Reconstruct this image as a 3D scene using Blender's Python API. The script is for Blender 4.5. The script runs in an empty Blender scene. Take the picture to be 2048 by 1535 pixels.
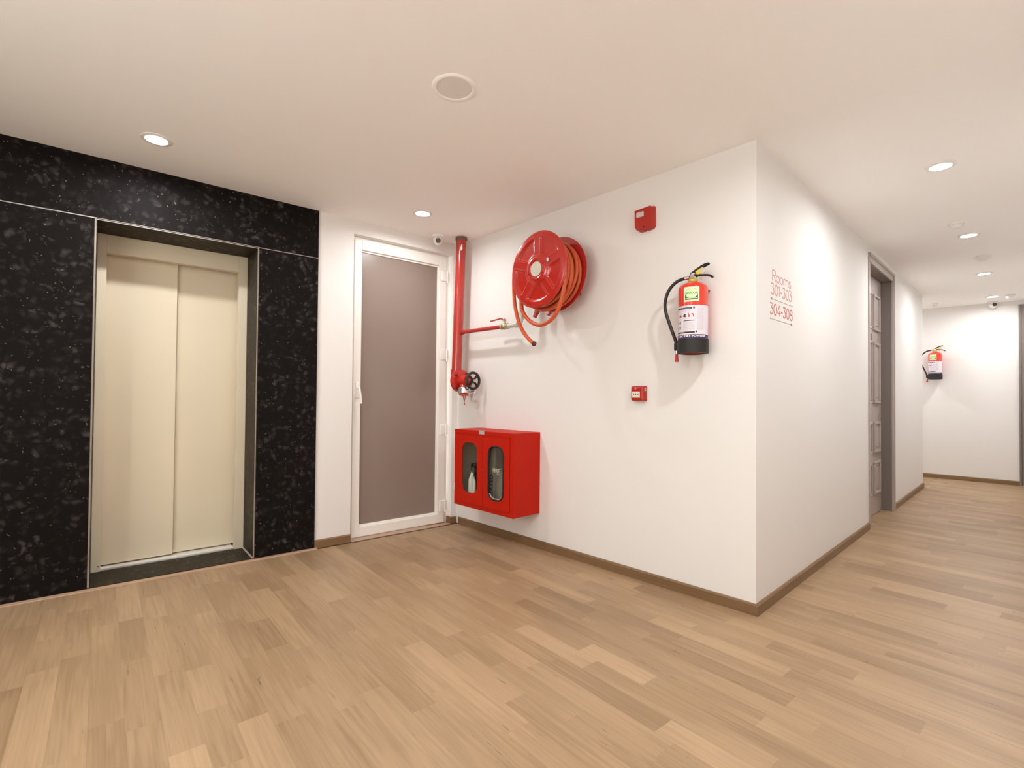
import bpy, bmesh, math, random
from mathutils import Vector, Matrix

# ------------------------------------------------------------------ camera, world, exposure
S = bpy.context.scene
COL = S.collection
S.view_settings.view_transform = 'Standard'
S.view_settings.look = 'None'
S.view_settings.gamma = 1.0
S.view_settings.use_curve_mapping = False
S.view_settings.exposure = 0.36
S.cycles.use_denoising = True
S.cycles.max_bounces = 14
S.cycles.diffuse_bounces = 10
S.cycles.glossy_bounces = 6
S.cycles.transmission_bounces = 8
S.cycles.sample_clamp_indirect = 6.0
S.cycles.caustics_reflective = False
S.cycles.caustics_refractive = False

TH, PI_, RO, FPX, CY = -0.8114, 0.0154, 0.0086, 991.1579, 779.9361
CAM = Vector((1.005, -2.722, 1.1229))
right0 = Vector((math.cos(TH), -math.sin(TH), 0))
fwd0 = Vector((math.sin(TH), math.cos(TH), 0))
zup = Vector((0, 0, 1))
fdir = fwd0 * math.cos(PI_) + zup * math.sin(PI_)
up0 = -fwd0 * math.sin(PI_) + zup * math.cos(PI_)
xc = right0 * math.cos(RO) + up0 * math.sin(RO)
yc = -right0 * math.sin(RO) + up0 * math.cos(RO)
cam = bpy.data.cameras.new('camera')
co = bpy.data.objects.new('camera', cam)
COL.objects.link(co)
co.matrix_world = Matrix(((xc.x, yc.x, -fdir.x, CAM.x), (xc.y, yc.y, -fdir.y, CAM.y),
                          (xc.z, yc.z, -fdir.z, CAM.z), (0, 0, 0, 1)))
cam.sensor_width = 36.0
cam.lens = FPX * 36.0 / 2048.0
cam.shift_y = (CY - 767.5) / 2048.0
cam.clip_start = 0.02
S.camera = co

FILL_SKY = 5.7  # sky strength set for fill light through the added window
w = bpy.data.worlds.new('world')
S.world = w
w.use_nodes = True
w.node_tree.nodes['Background'].inputs[0].default_value = (1.0, 0.97, 0.95, 1)
w.node_tree.nodes['Background'].inputs[1].default_value = FILL_SKY

LAMP_W = 10.0
LAMP_COL = (0.95, 0.965, 0.98)
H = 2.5                       # room height
rnd = random.Random(7)
pi = math.pi


# ------------------------------------------------------------------ helpers
def s2l(c):
    c = c / 255.0
    return c / 12.92 if c <= 0.04045 else ((c + 0.055) / 1.055) ** 2.4


def rgb(r, g, b):
    return (s2l(r), s2l(g), s2l(b), 1.0)


def mat(name, col, rough=0.5, metal=0.0, spec=0.5, coat=0.0, emit=None, estr=0.0, bump=0.0, bscale=60.0,
        vary=0.0, vscale=3.0):
    m = bpy.data.materials.new(name)
    m.use_nodes = True
    nt = m.node_tree
    b = nt.nodes['Principled BSDF']
    b.inputs['Base Color'].default_value = col
    b.inputs['Roughness'].default_value = rough
    b.inputs['Metallic'].default_value = metal
    b.inputs['Specular IOR Level'].default_value = spec
    b.inputs['Coat Weight'].default_value = coat
    b.inputs['Coat Roughness'].default_value = 0.08
    if emit:
        b.inputs['Emission Color'].default_value = emit
        b.inputs['Emission Strength'].default_value = estr
    if bump or vary:
        tc = nt.nodes.new('ShaderNodeTexCoord')
    if vary:
        n = nt.nodes.new('ShaderNodeTexNoise')
        n.inputs['Scale'].default_value = vscale
        n.inputs['Detail'].default_value = 4
        nt.links.new(tc.outputs['Object'], n.inputs['Vector'])
        mx = nt.nodes.new('ShaderNodeMix')
        mx.data_type = 'RGBA'
        mx.inputs[6].default_value = (col[0] * (1 - vary), col[1] * (1 - vary), col[2] * (1 - vary), 1)
        mx.inputs[7].default_value = (min(1, col[0] * (1 + vary)), min(1, col[1] * (1 + vary)), min(1, col[2] * (1 + vary)), 1)
        nt.links.new(n.outputs['Fac'], mx.inputs[0])
        nt.links.new(mx.outputs[2], b.inputs['Base Color'])
    if bump:
        n = nt.nodes.new('ShaderNodeTexNoise')
        n.inputs['Scale'].default_value = bscale
        n.inputs['Detail'].default_value = 3
        nt.links.new(tc.outputs['Object'], n.inputs['Vector'])
        bp = nt.nodes.new('ShaderNodeBump')
        bp.inputs['Strength'].default_value = bump
        bp.inputs['Distance'].default_value = 0.002
        nt.links.new(n.outputs['Fac'], bp.inputs['Height'])
        nt.links.new(bp.outputs['Normal'], b.inputs['Normal'])
    return m


class MB:
    """collects shapes as one mesh"""

    def __init__(self):
        self.v = []
        self.f = []
        self.sm = []

    def add(self, vs, fs, smooth=False, M=None):
        n = len(self.v)
        for p in vs:
            p = Vector(p)
            if M is not None:
                p = M @ p
            self.v.append(p)
        for f in fs:
            self.f.append([i + n for i in f])
            self.sm.append(smooth)
        return self

    def box(self, x0, x1, y0, y1, z0, z1, M=None, bev=0.0):
        if bev:
            bm = bmesh.new()
            bmesh.ops.create_cube(bm, size=1)
            for v in bm.verts:
                v.co = Vector(((x0 + x1) / 2 + v.co.x * (x1 - x0), (y0 + y1) / 2 + v.co.y * (y1 - y0),
                               (z0 + z1) / 2 + v.co.z * (z1 - z0)))
            bmesh.ops.bevel(bm, geom=bm.edges[:], offset=bev, segments=3, profile=0.5, affect='EDGES')
            bm.verts.index_update()
            self.add([v.co.copy() for v in bm.verts], [[v.index for v in f.verts] for f in bm.faces], False, M)
            bm.free()
            return self
        vs = [(x0, y0, z0), (x1, y0, z0), (x1, y1, z0), (x0, y1, z0), (x0, y0, z1), (x1, y0, z1), (x1, y1, z1), (x0, y1, z1)]
        fs = [(0, 3, 2, 1), (4, 5, 6, 7), (0, 1, 5, 4), (1, 2, 6, 5), (2, 3, 7, 6), (3, 0, 4, 7)]
        return self.add(vs, fs, False, M)

    def prism(self, poly, z0, z1, M=None):
        n = len(poly)
        a = sum(poly[i][0] * poly[(i + 1) % n][1] - poly[(i + 1) % n][0] * poly[i][1] for i in range(n))
        if a < 0:
            poly = poly[::-1]
        vs = [(p[0], p[1], z0) for p in poly] + [(p[0], p[1], z1) for p in poly]
        fs = [list(range(n))[::-1], list(range(n, 2 * n))] + [(i, (i + 1) % n, (i + 1) % n + n, i + n) for i in range(n)]
        return self.add(vs, fs, False, M)

    def lathe(self, prof, seg=32, M=None, closed=False, smooth=True, a0=0.0, a1=2 * pi):
        full = abs(a1 - a0 - 2 * pi) < 1e-6
        cols = seg if full else seg + 1
        vs = []
        for i in range(cols):
            a = a0 + (a1 - a0) * i / seg
            for r, z in prof:
                vs.append((r * math.cos(a), r * math.sin(a), z))
        n = len(prof)
        fs = []
        for i in range(seg):
            j = (i + 1) % cols
            for k in range(n - 1 if not closed else n):
                l = (k + 1) % n
                fs.append((i * n + k, j * n + k, j * n + l, i * n + l))
        return self.add(vs, fs, smooth, M)

    def tube(self, pts, r, seg=12, M=None, closed=False, cap=True, flat=None, smooth=True):
        pts = [Vector(p) for p in pts]
        n = len(pts)
        T = []
        for i in range(n):
            if closed:
                t = pts[(i + 1) % n] - pts[i - 1]
            else:
                t = pts[min(i + 1, n - 1)] - pts[max(i - 1, 0)]
            T.append(t.normalized())
        u = T[0].orthogonal().normalized()
        vs = []
        for i in range(n):
            u = (u - T[i] * u.dot(T[i])).normalized()
            w_ = T[i].cross(u)
            rr = r[i] if isinstance(r, (list, tuple)) else r
            for k in range(seg):
                a = 2 * pi * k / seg
                o = (u * math.cos(a) + w_ * math.sin(a)) * rr
                if flat:
                    o.y *= flat
                vs.append(pts[i] + o)
        fs = []
        for i in range(n if closed else n - 1):
            j = (i + 1) % n
            for k in range(seg):
                l = (k + 1) % seg
                fs.append((i * seg + k, i * seg + l, j * seg + l, j * seg + k))
        if cap and not closed:
            fs.append(list(range(seg))[::-1])
            fs.append([(n - 1) * seg + k for k in range(seg)])
        return self.add(vs, fs, smooth, M)

    def cyl(self, p0, p1, r, seg=24, r1=None, smooth=True):
        p0, p1 = Vector(p0), Vector(p1)
        d = p1 - p0
        L = d.length
        q = d.to_track_quat('Z', 'Y').to_matrix().to_4x4()
        q.translation = p0
        r1 = r if r1 is None else r1
        n = len(self.v)
        vs = [(r * math.cos(2 * pi * k / seg), r * math.sin(2 * pi * k / seg), 0) for k in range(seg)] + \
             [(r1 * math.cos(2 * pi * k / seg), r1 * math.sin(2 * pi * k / seg), L) for k in range(seg)]
        self.add(vs, [(k, (k + 1) % seg, (k + 1) % seg + seg, k + seg) for k in range(seg)], smooth, q)
        self.f.append([n + k for k in range(seg)][::-1]); self.sm.append(False)
        self.f.append([n + seg + k for k in range(seg)]); self.sm.append(False)
        return self

    def sphere(self, c, r, seg=20, rings=12, sc=(1, 1, 1)):
        prof = [(max(1e-5, r * math.sin(pi * i / rings)), -r * math.cos(pi * i / rings)) for i in range(rings + 1)]
        M = Matrix.Translation(Vector(c)) @ Matrix.Diagonal((sc[0], sc[1], sc[2], 1))
        return self.lathe(prof, seg, M)

    def build(self, name, m, parent=None, loc=None, rotz=None, angle=0.7):
        me = bpy.data.meshes.new(name)
        me.from_pydata([tuple(v) for v in self.v], [], self.f)
        me.polygons.foreach_set('use_smooth', self.sm)
        me.materials.append(m)
        me.update()
        if any(self.sm):
            me.set_sharp_from_angle(angle=angle)
        o = bpy.data.objects.new(name, me)
        COL.objects.link(o)
        if parent:
            o.parent = parent
        if loc:
            o.location = loc
        if rotz is not None:
            o.rotation_euler = (0, 0, rotz)
        return o


def thing(name, label, cat, loc=(0, 0, 0), rotz=0.0, group=None):
    o = bpy.data.objects.new(name, None)
    COL.objects.link(o)
    o.empty_display_size = 0.1
    o.location = loc
    o.rotation_euler = (0, 0, rotz)
    o['label'] = label
    o['category'] = cat
    if group:
        o['group'] = group
    return o


def tag(o, label, cat, group=None):
    o['label'] = label
    o['category'] = cat
    if group:
        o['group'] = group
    return o


def struct(o, label=None, cat=None):
    o['kind'] = 'structure'
    if label:
        o['label'] = label
    if cat:
        o['category'] = cat
    return o


def sroot(name, loc, rotz, label, cat):
    o = thing(name, label, cat, loc, rotz)
    o['kind'] = 'structure'
    return o


def spline(pts, n=8):
    P = [Vector(p) for p in pts]
    P = [P[0] * 2 - P[1]] + P + [P[-1] * 2 - P[-2]]
    out = []
    for i in range(1, len(P) - 2):
        for k in range(n):
            t = k / n
            a, b, c, d = P[i - 1], P[i], P[i + 1], P[i + 2]
            out.append(0.5 * ((2 * b) + (c - a) * t + (2 * a - 5 * b + 4 * c - d) * t * t + (3 * b - a - 3 * c + d) * t ** 3))
    out.append(P[-2])
    return out


def rrect(cx, cz, w_, h_, r, n=8):
    """rounded rectangle, four arcs of n+1 points, counter-clockwise from the lower right"""
    out = []
    for (sx, sz, a) in ((1, -1, -pi / 2), (1, 1, 0), (-1, 1, pi / 2), (-1, -1, pi)):
        ox, oz = cx + sx * (w_ / 2 - r), cz + sz * (h_ / 2 - r)
        for k in range(n + 1):
            t = a + pi / 2 * k / n
            out.append((ox + r * math.cos(t), oz + r * math.sin(t)))
    return out


def plate_with_hole(mb, x0, x1, z0, z1, inner, y0, y1, n=8):
    outer = []
    corners = ((x1, z0), (x1, z1), (x0, z1), (x0, z0))
    for c in range(4):
        arc = inner[c * (n + 1):(c + 1) * (n + 1)]
        s, e = arc[0], arc[-1]
        C_ = corners[c]
        if c % 2 == 0:
            S_, E_ = (s[0], C_[1]), (C_[0], e[1])
        else:
            S_, E_ = (C_[0], s[1]), (e[0], C_[1])
        for k in range(n + 1):
            t = k / n
            if t <= 0.5:
                q = t * 2
                outer.append((S_[0] + (C_[0] - S_[0]) * q, S_[1] + (C_[1] - S_[1]) * q))
            else:
                q = t * 2 - 1
                outer.append((C_[0] + (E_[0] - C_[0]) * q, C_[1] + (E_[1] - C_[1]) * q))
    N = len(inner)
    vs = [(p[0], y0, p[1]) for p in outer] + [(p[0], y0, p[1]) for p in inner] + \
         [(p[0], y1, p[1]) for p in outer] + [(p[0], y1, p[1]) for p in inner]
    fs = []
    for i in range(N):
        j = (i + 1) % N
        fs.append((i, j, N + j, N + i))
        fs.append((2 * N + j, 2 * N + i, 3 * N + i, 3 * N + j))
        fs.append((j, i, 2 * N + i, 2 * N + j))
        fs.append((N + i, N + j, 3 * N + j, 3 * N + i))
    mb.add(vs, fs)


def flat_poly(mb, poly, y0, y1):
    """prism of an x-z polygon between depths y0 (front) and y1"""
    n = len(poly)
    vs = [(p[0], y0, p[1]) for p in poly] + [(p[0], y1, p[1]) for p in poly]
    mb.add(vs, [list(range(n)), list(range(n, 2 * n))[::-1]] + [((i + 1) % n, i, i + n, (i + 1) % n + n) for i in range(n)])


def text_geo(s, size=1.0, bold=0.0, res=3):
    cu = bpy.data.curves.new('t', 'FONT')
    cu.body = s
    cu.size = size
    cu.offset = bold
    cu.resolution_u = res
    o = bpy.data.objects.new('t', cu)
    COL.objects.link(o)
    dg = bpy.context.evaluated_depsgraph_get()
    me = o.evaluated_get(dg).to_mesh()
    vs = [v.co.copy() for v in me.vertices]
    fs = [list(p.vertices) for p in me.polygons]
    o.evaluated_get(dg).to_mesh_clear()
    bpy.data.objects.remove(o)
    bpy.data.curves.remove(cu)
    return vs, fs


def text_fit(s, x0, x1, z0, z1, bold=0.0):
    vs, fs = text_geo(s, 1.0, bold)
    ax0, ax1 = min(v.x for v in vs), max(v.x for v in vs)
    az0, az1 = min(v.y for v in vs), max(v.y for v in vs)
    return [((v.x - ax0) / (ax1 - ax0) * (x1 - x0) + x0, (v.y - az0) / (az1 - az0) * (z1 - z0) + z0) for v in vs], fs


# ------------------------------------------------------------------ materials
def wood_material(name, dark, light, plank=True, rough=0.42, bright=1.0):
    m = bpy.data.materials.new(name)
    m.use_nodes = True
    nt = m.node_tree
    N, L = nt.nodes, nt.links
    b = N['Principled BSDF']
    tc = N.new('ShaderNodeTexCoord')
    oi = N.new('ShaderNodeObjectInfo')
    ge = N.new('ShaderNodeNewGeometry')
    ad = N.new('ShaderNodeMath'); ad.operation = 'ADD'
    L.new(oi.outputs['Random'], ad.inputs[0]); L.new(ge.outputs['Random Per Island'], ad.inputs[1])
    fr = N.new('ShaderNodeMath'); fr.operation = 'FRACT'
    L.new(ad.outputs[0], fr.inputs[0])
    sc = N.new('ShaderNodeMath'); sc.operation = 'MULTIPLY'; sc.inputs[1].default_value = 91.7
    L.new(fr.outputs[0], sc.inputs[0])
    cb = N.new('ShaderNodeCombineXYZ')
    L.new(sc.outputs[0], cb.inputs[0]); L.new(sc.outputs[0], cb.inputs[1]); L.new(sc.outputs[0], cb.inputs[2])
    va = N.new('ShaderNodeVectorMath'); va.operation = 'ADD'
    L.new(tc.outputs['Object'], va.inputs[0]); L.new(cb.outputs[0], va.inputs[1])

    def mapped(sx, sy, sz):
        mp = N.new('ShaderNodeMapping')
        mp.inputs['Scale'].default_value = (sx, sy, sz)
        L.new(va.outputs[0], mp.inputs[0])
        return mp.outputs[0]

    # broad figure
    n1 = N.new('ShaderNodeTexNoise'); n1.inputs['Scale'].default_value = 1.0; n1.inputs['Detail'].default_value = 1.5
    n1.inputs['Distortion'].default_value = 0.2
    L.new(mapped(0.7, 6, 6), n1.inputs['Vector'])
    # fine grain
    n2 = N.new('ShaderNodeTexNoise'); n2.inputs['Scale'].default_value = 1.0; n2.inputs['Detail'].default_value = 4
    n2.inputs['Roughness'].default_value = 0.7
    L.new(mapped(2.0, 130, 130), n2.inputs['Vector'])
    # cathedral rings
    wv = N.new('ShaderNodeTexWave'); wv.wave_type = 'RINGS'; wv.rings_direction = 'Y'
    wv.inputs['Scale'].default_value = 5.0; wv.inputs['Distortion'].default_value = 3.5
    wv.inputs['Detail'].default_value = 1.5; wv.inputs['Detail Scale'].default_value = 1.4
    L.new(mapped(0.55, 9, 9), wv.inputs['Vector'])
    # dark cracks and knots
    n3 = N.new('ShaderNodeTexNoise'); n3.inputs['Scale'].default_value = 1.0; n3.inputs['Detail'].default_value = 5
    n3.inputs['Roughness'].default_value = 0.65
    L.new(mapped(4.5, 34, 34), n3.inputs['Vector'])
    cr = N.new('ShaderNodeValToRGB')
    cr.color_ramp.elements[0].position = 0.275; cr.color_ramp.elements[0].color = (1, 1, 1, 1)
    cr.color_ramp.elements[1].position = 0.345; cr.color_ramp.elements[1].color = (0, 0, 0, 1)
    L.new(n3.outputs['Fac'], cr.inputs[0])

    def mth(op, a, bb):
        q = N.new('ShaderNodeMath'); q.operation = op
        for i, x in enumerate((a, bb)):
            if isinstance(x, (int, float)):
                q.inputs[i].default_value = x
            else:
                L.new(x, q.inputs[i])
        return q.outputs[0]
    f = mth('MULTIPLY', n1.outputs['Fac'], 0.34)
    f = mth('ADD', f, mth('MULTIPLY', n2.outputs['Fac'], 0.34))
    f = mth('ADD', f, mth('MULTIPLY', wv.outputs['Fac'], 0.16))
    if plank:
        f = mth('ADD', f, mth('MULTIPLY', mth('SUBTRACT', fr.outputs[0], 0.5), 0.175))
    rp = N.new('ShaderNodeValToRGB')
    rp.color_ramp.elements[0].position = 0.20; rp.color_ramp.elements[0].color = dark
    rp.color_ramp.elements[1].position = 0.68; rp.color_ramp.elements[1].color = light
    L.new(f, rp.inputs[0])
    mx = N.new('ShaderNodeMix'); mx.data_type = 'RGBA'
    L.new(mth('MULTIPLY', cr.outputs[0], 0.75), mx.inputs[0])
    L.new(rp.outputs[0], mx.inputs[6])
    mx.inputs[7].default_value = (dark[0] * 0.42, dark[1] * 0.38, dark[2] * 0.36, 1)
    L.new(mx.outputs[2], b.inputs['Base Color'])
    b.inputs['Specular IOR Level'].default_value = 0.35
    rr = mth('ADD', mth('MULTIPLY', n2.outputs['Fac'], 0.14), rough - 0.07)
    L.new(rr, b.inputs['Roughness'])
    bp = N.new('ShaderNodeBump'); bp.inputs['Strength'].default_value = 0.12; bp.inputs['Distance'].default_value = 0.001
    L.new(n2.outputs['Fac'], bp.inputs['Height']); L.new(bp.outputs['Normal'], b.inputs['Normal'])
    return m


def granite_material(name, base, fleck, light, spec=0.04, rough=0.5):
    m = bpy.data.materials.new(name)
    m.use_nodes = True
    nt = m.node_tree
    N, L = nt.nodes, nt.links
    b = N['Principled BSDF']
    tc = N.new('ShaderNodeTexCoord')
    nd = N.new('ShaderNodeTexNoise'); nd.inputs['Scale'].default_value = 9; nd.inputs['Detail'].default_value = 3
    L.new(tc.outputs['Object'], nd.inputs['Vector'])
    mxv = N.new('ShaderNodeMix'); mxv.data_type = 'VECTOR'; mxv.inputs[0].default_value = 0.11
    L.new(tc.outputs['Object'], mxv.inputs[4]); L.new(nd.outputs['Color'], mxv.inputs[5])
    v1 = N.new('ShaderNodeTexVoronoi'); v1.inputs['Scale'].default_value = 30; v1.inputs['Randomness'].default_value = 1
    L.new(mxv.outputs[1], v1.inputs['Vector'])
    v2 = N.new('ShaderNodeTexVoronoi'); v2.inputs['Scale'].default_value = 75
    L.new(mxv.outputs[1], v2.inputs['Vector'])
    n1 = N.new('ShaderNodeTexNoise'); n1.inputs['Scale'].default_value = 5; n1.inputs['Detail'].default_value = 5
    L.new(tc.outputs['Object'], n1.inputs['Vector'])

    def ramp(src, p0, c0, p1, c1):
        r = N.new('ShaderNodeValToRGB')
        r.color_ramp.elements[0].position = p0; r.color_ramp.elements[0].color = (c0,) * 3 + (1,)
        r.color_ramp.elements[1].position = p1; r.color_ramp.elements[1].color = (c1,) * 3 + (1,)
        L.new(src, r.inputs[0])
        return r.outputs[0]
    sep = N.new('ShaderNodeSeparateColor'); L.new(v1.outputs['Color'], sep.inputs[0])
    sep2 = N.new('ShaderNodeSeparateColor'); L.new(v2.outputs['Color'], sep2.inputs[0])
    blotch = N.new('ShaderNodeMath'); blotch.operation = 'MULTIPLY'
    L.new(ramp(v1.outputs['Distance'], 0.10, 1, 0.62, 0), blotch.inputs[0])
    L.new(ramp(sep.outputs[0], 0.30, 0, 1.0, 1), blotch.inputs[1])
    b2 = N.new('ShaderNodeMath'); b2.operation = 'MULTIPLY'
    L.new(blotch.outputs[0], b2.inputs[0]); L.new(ramp(n1.outputs['Fac'], 0.35, 0.10, 0.65, 1), b2.inputs[1])
    m1 = N.new('ShaderNodeMix'); m1.data_type = 'RGBA'
    m1.inputs[6].default_value = base; m1.inputs[7].default_value = fleck
    L.new(b2.outputs[0], m1.inputs[0])
    sp = N.new('ShaderNodeMath'); sp.operation = 'MULTIPLY'
    L.new(ramp(v2.outputs['Distance'], 0.1, 1, 0.3, 0), sp.inputs[0])
    L.new(ramp(sep2.outputs[0], 0.82, 0, 1.0, 1), sp.inputs[1])
    m2 = N.new('ShaderNodeMix'); m2.data_type = 'RGBA'
    m2.inputs[7].default_value = light
    L.new(sp.outputs[0], m2.inputs[0]); L.new(m1.outputs[2], m2.inputs[6])
    L.new(m2.outputs[2], b.inputs['Base Color'])
    b.inputs['Roughness'].default_value = rough
    b.inputs['Specular IOR Level'].default_value = spec
    return m


WALL = mat('wall_paint', (0.79, 0.772, 0.752, 1), 0.75, spec=0.25, bump=0.08, bscale=90)
CEIL = mat('ceiling_paint', (0.93, 0.915, 0.90, 1), 0.8, spec=0.2)
PLANK = wood_material('oak_laminate', (0.250, 0.156, 0.083, 1), (0.45, 0.304, 0.178, 1))
SKIRT = wood_material('skirting_wood', (0.15, 0.083, 0.038, 1), (0.30, 0.185, 0.095, 1), plank=False, rough=0.45)
STRIP = wood_material('threshold_wood', (0.34, 0.205, 0.125, 1), (0.50, 0.33, 0.215, 1), plank=False, rough=0.4)
GRAN = granite_material('black_granite', (0.0095, 0.0072, 0.0068, 1), (0.075, 0.065, 0.062, 1), (0.19, 0.18, 0.14, 1))
GRANJ = granite_material('granite_reveal', (0.030, 0.023, 0.015, 1), (0.13, 0.108, 0.080, 1), (0.25, 0.23, 0.19, 1), rough=0.4)
GROUT = mat('pale_grout', rgb(176, 168, 162), 0.7, vary=0.25, vscale=9)
GROUTV = mat('worn_grout', rgb(142, 132, 122), 0.7, vary=0.5, vscale=7)
LIFT = mat('cream_lift_paint', (0.73, 0.64, 0.48, 1), 0.38, spec=0.4, bump=0.03, bscale=25, vary=0.05, vscale=1.2)
ALU = mat('aluminium_sill', rgb(228, 224, 216), 0.45, metal=0.0)
BLACKGAP = mat('dark_gap', rgb(18, 16, 15), 0.9)
UPVC = mat('white_upvc', (0.88, 0.86, 0.82, 1), 0.35, spec=0.4)
FROST = mat('grey_frosted_glass', (0.265, 0.205, 0.175, 1), 0.32, spec=0.45, vary=0.03, vscale=2)
RED = mat('red_enamel', (0.50, 0.020, 0.011, 1), 0.2, spec=0.5, coat=0.5, bump=0.02, bscale=14)
DRED = mat('dark_red_enamel', (0.42, 0.018, 0.016, 1), 0.3, spec=0.5, coat=0.3)
PIPE = mat('red_pipe_paint', (0.42, 0.030, 0.020, 1), 0.22, spec=0.5, coat=0.4, vary=0.12, vscale=7)
CABRED = mat('red_cabinet_paint', (0.49, 0.013, 0.003, 1), 0.48, spec=0.16)
CABIN = mat('cabinet_inside', (0.50, 0.44, 0.36, 1), 0.6)
HOSE = mat('orange_rubber_hose', (0.58, 0.098, 0.030, 1), 0.42, spec=0.4, vary=0.1, vscale=9)
STEEL = mat('galvanised_steel', (0.62, 0.61, 0.57, 1), 0.42, metal=0.25, vary=0.15, vscale=22)
CHROME = mat('bright_metal', (0.75, 0.75, 0.74, 1), 0.18, metal=1.0)
BRASS = mat('aged_brass', (0.55, 0.44, 0.26, 1), 0.38, metal=0.75)
BLACK = mat('black_plastic', rgb(38, 28, 28), 0.38, spec=0.4)
IRON = mat('black_cast_iron', rgb(48, 40, 36), 0.45, spec=0.4)
RUBBER = mat('black_rubber', rgb(26, 21, 20), 0.6)
HUB = mat('pale_hub_disc', rgb(205, 200, 184), 0.4, metal=0.2, vary=0.12, vscale=45)
STICK = mat('pale_blue_sticker', rgb(190, 215, 240), 0.3)
GREYD = mat('grey_door_paint', rgb(172, 160, 154), 0.38, spec=0.45, vary=0.04, vscale=5)
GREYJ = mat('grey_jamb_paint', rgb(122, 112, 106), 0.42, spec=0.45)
WPLASTIC = mat('white_plastic', (0.80, 0.78, 0.75, 1), 0.4)
SPKG = mat('speaker_grille', (0.76, 0.73, 0.69, 1), 0.6, bump=0.3, bscale=900)
EMIT = mat('lamp_diffuser', (1, 1, 1, 1), 0.5, emit=(1, 0.98, 0.95, 1), estr=14)
EXTRED = mat('extinguisher_red', (0.66, 0.040, 0.016, 1), 0.2, spec=0.5, coat=0.5)
LABEL = mat('label_white', rgb(222, 214, 222), 0.45)
CREAM = mat('label_cream', rgb(240, 236, 198), 0.4)
GREEN = mat('label_green', rgb(44, 112, 62), 0.4)
DGREEN = mat('label_dark_green', rgb(22, 62, 40), 0.4)
PGREEN = mat('label_pale_green', rgb(208, 232, 176), 0.4)
PURPLE = mat('label_purple', rgb(58, 34, 88), 0.4)
NAVY = mat('label_navy', rgb(44, 38, 66), 0.4)
INK = mat('label_black_ink', rgb(34, 30, 32), 0.5)
GINK = mat('label_grey_ink', rgb(176, 170, 178), 0.5)
RINK = mat('label_red_ink', rgb(176, 66, 60), 0.5)
WINK = mat('label_white_ink', rgb(240, 236, 240), 0.5)
YELLOW = mat('yellow_tag', rgb(220, 205, 70), 0.4)
YBRASS = mat('yellow_brass_collar', rgb(205, 180, 92), 0.35, metal=0.3)
CAPRED = mat('nozzle_red', rgb(190, 40, 28), 0.35)
SIGNRED = mat('sign_faded_red', rgb(205, 150, 142), 0.7)
SIGNDRED = mat('sign_red', rgb(200, 122, 118), 0.7)
SIGNGREY = mat('sign_grey', rgb(150, 132, 128), 0.7)
ALARM = mat('alarm_red_plastic', (0.42, 0.022, 0.012, 1), 0.35, spec=0.45)
LENS = mat('dark_lens', rgb(70, 62, 60), 0.15, spec=0.6)
CANVAS = mat('canvas_hose', (0.34, 0.30, 0.24, 1), 0.8, bump=0.4, bscale=300)
CLOTH = mat('white_cloth', (0.8, 0.77, 0.73, 1), 0.85)
FIREINK = mat('glass_lettering', rgb(222, 212, 190), 0.6)
GASKET = mat('rubber_gasket', rgb(22, 18, 16), 0.55)


def glass_material(name, tint=(0.93, 0.95, 0.93, 1), rough=0.02):
    m = bpy.data.materials.new(name)
    m.use_nodes = True
    nt = m.node_tree
    N, L = nt.nodes, nt.links
    for n in list(N):
        if n.type == 'BSDF_PRINCIPLED':
            N.remove(n)
    tr = N.new('ShaderNodeBsdfTransparent'); tr.inputs[0].default_value = tint
    gl = N.new('ShaderNodeBsdfGlossy'); gl.inputs[1].default_value = rough
    fr = N.new('ShaderNodeFresnel'); fr.inputs[0].default_value = 1.45
    mx = N.new('ShaderNodeMixShader')
    ge = N.new('ShaderNodeNewGeometry')
    sb = N.new('ShaderNodeMath'); sb.operation = 'SUBTRACT'; sb.use_clamp = True
    L.new(fr.outputs[0], sb.inputs[0]); L.new(ge.outputs['Backfacing'], sb.inputs[1])
    L.new(sb.outputs[0], mx.inputs[0]); L.new(tr.outputs[0], mx.inputs[1]); L.new(gl.outputs[0], mx.inputs[2])
    L.new(mx.outputs[0], N['Material Output'].inputs[0])
    return m


GLASS = glass_material('clear_glass')

# ------------------------------------------------------------------ room frame
# hose wall lies in y = 0 (room at y < 0), corridor wall in x = 0 (corridor at x > 0)
CX, CYY = -2.562, 0.0                         # corner of the lift wall and the hose wall
LD = Vector((0.06892, 0.99762, 0)); LD.normalize()     # along the lift wall, to the right
LN = Vector((LD.y, -LD.x, 0))                 # out of the lift wall into the lobby
LROT = math.atan2(LD.y, LD.x)
LC = Vector((CX, CYY, 0))
EY = 5.648                                    # end of the corridor wall
FY = 6.846                                    # end wall
XR = 1.32                                     # right wall
YF = -4.3                                     # wall behind the camera


def lp(s, dep=0.0, z=0.0):
    """s = distance left of the corner on the lift wall, dep = out into the room"""
    return LC - LD * s + LN * dep + zup * z


# ---- lift wall (local x = -s, local y = into the wall)
mb = MB()
T0, T1 = 0.014, 0.5
SL = 4.6


def lw(s0, s1, z0, z1, y0=T0, y1=T1):
    mb.box(-s1, -s0, y0, y1, z0, z1)


lw(2.53, SL, 0, H)
lw(1.64, 2.53, 2.165, H)
lw(0.975, 1.64, 0, H)
lw(0.058, 0.975, 2.395, H)
lw(-0.3, 0.058, 0, H)
wall_left = struct(mb.build('wall_left', WALL, loc=LC, rotz=LROT), 'white lobby wall on the left, clad in black granite around the lift', 'wall')


def gslab(x0, x1, y0, y1, z0, z1, m=GRAN):
    o = MB().box(x0, x1, y0, y1, z0, z1).build('granite_slab', m, wall_left)
    return o


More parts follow.
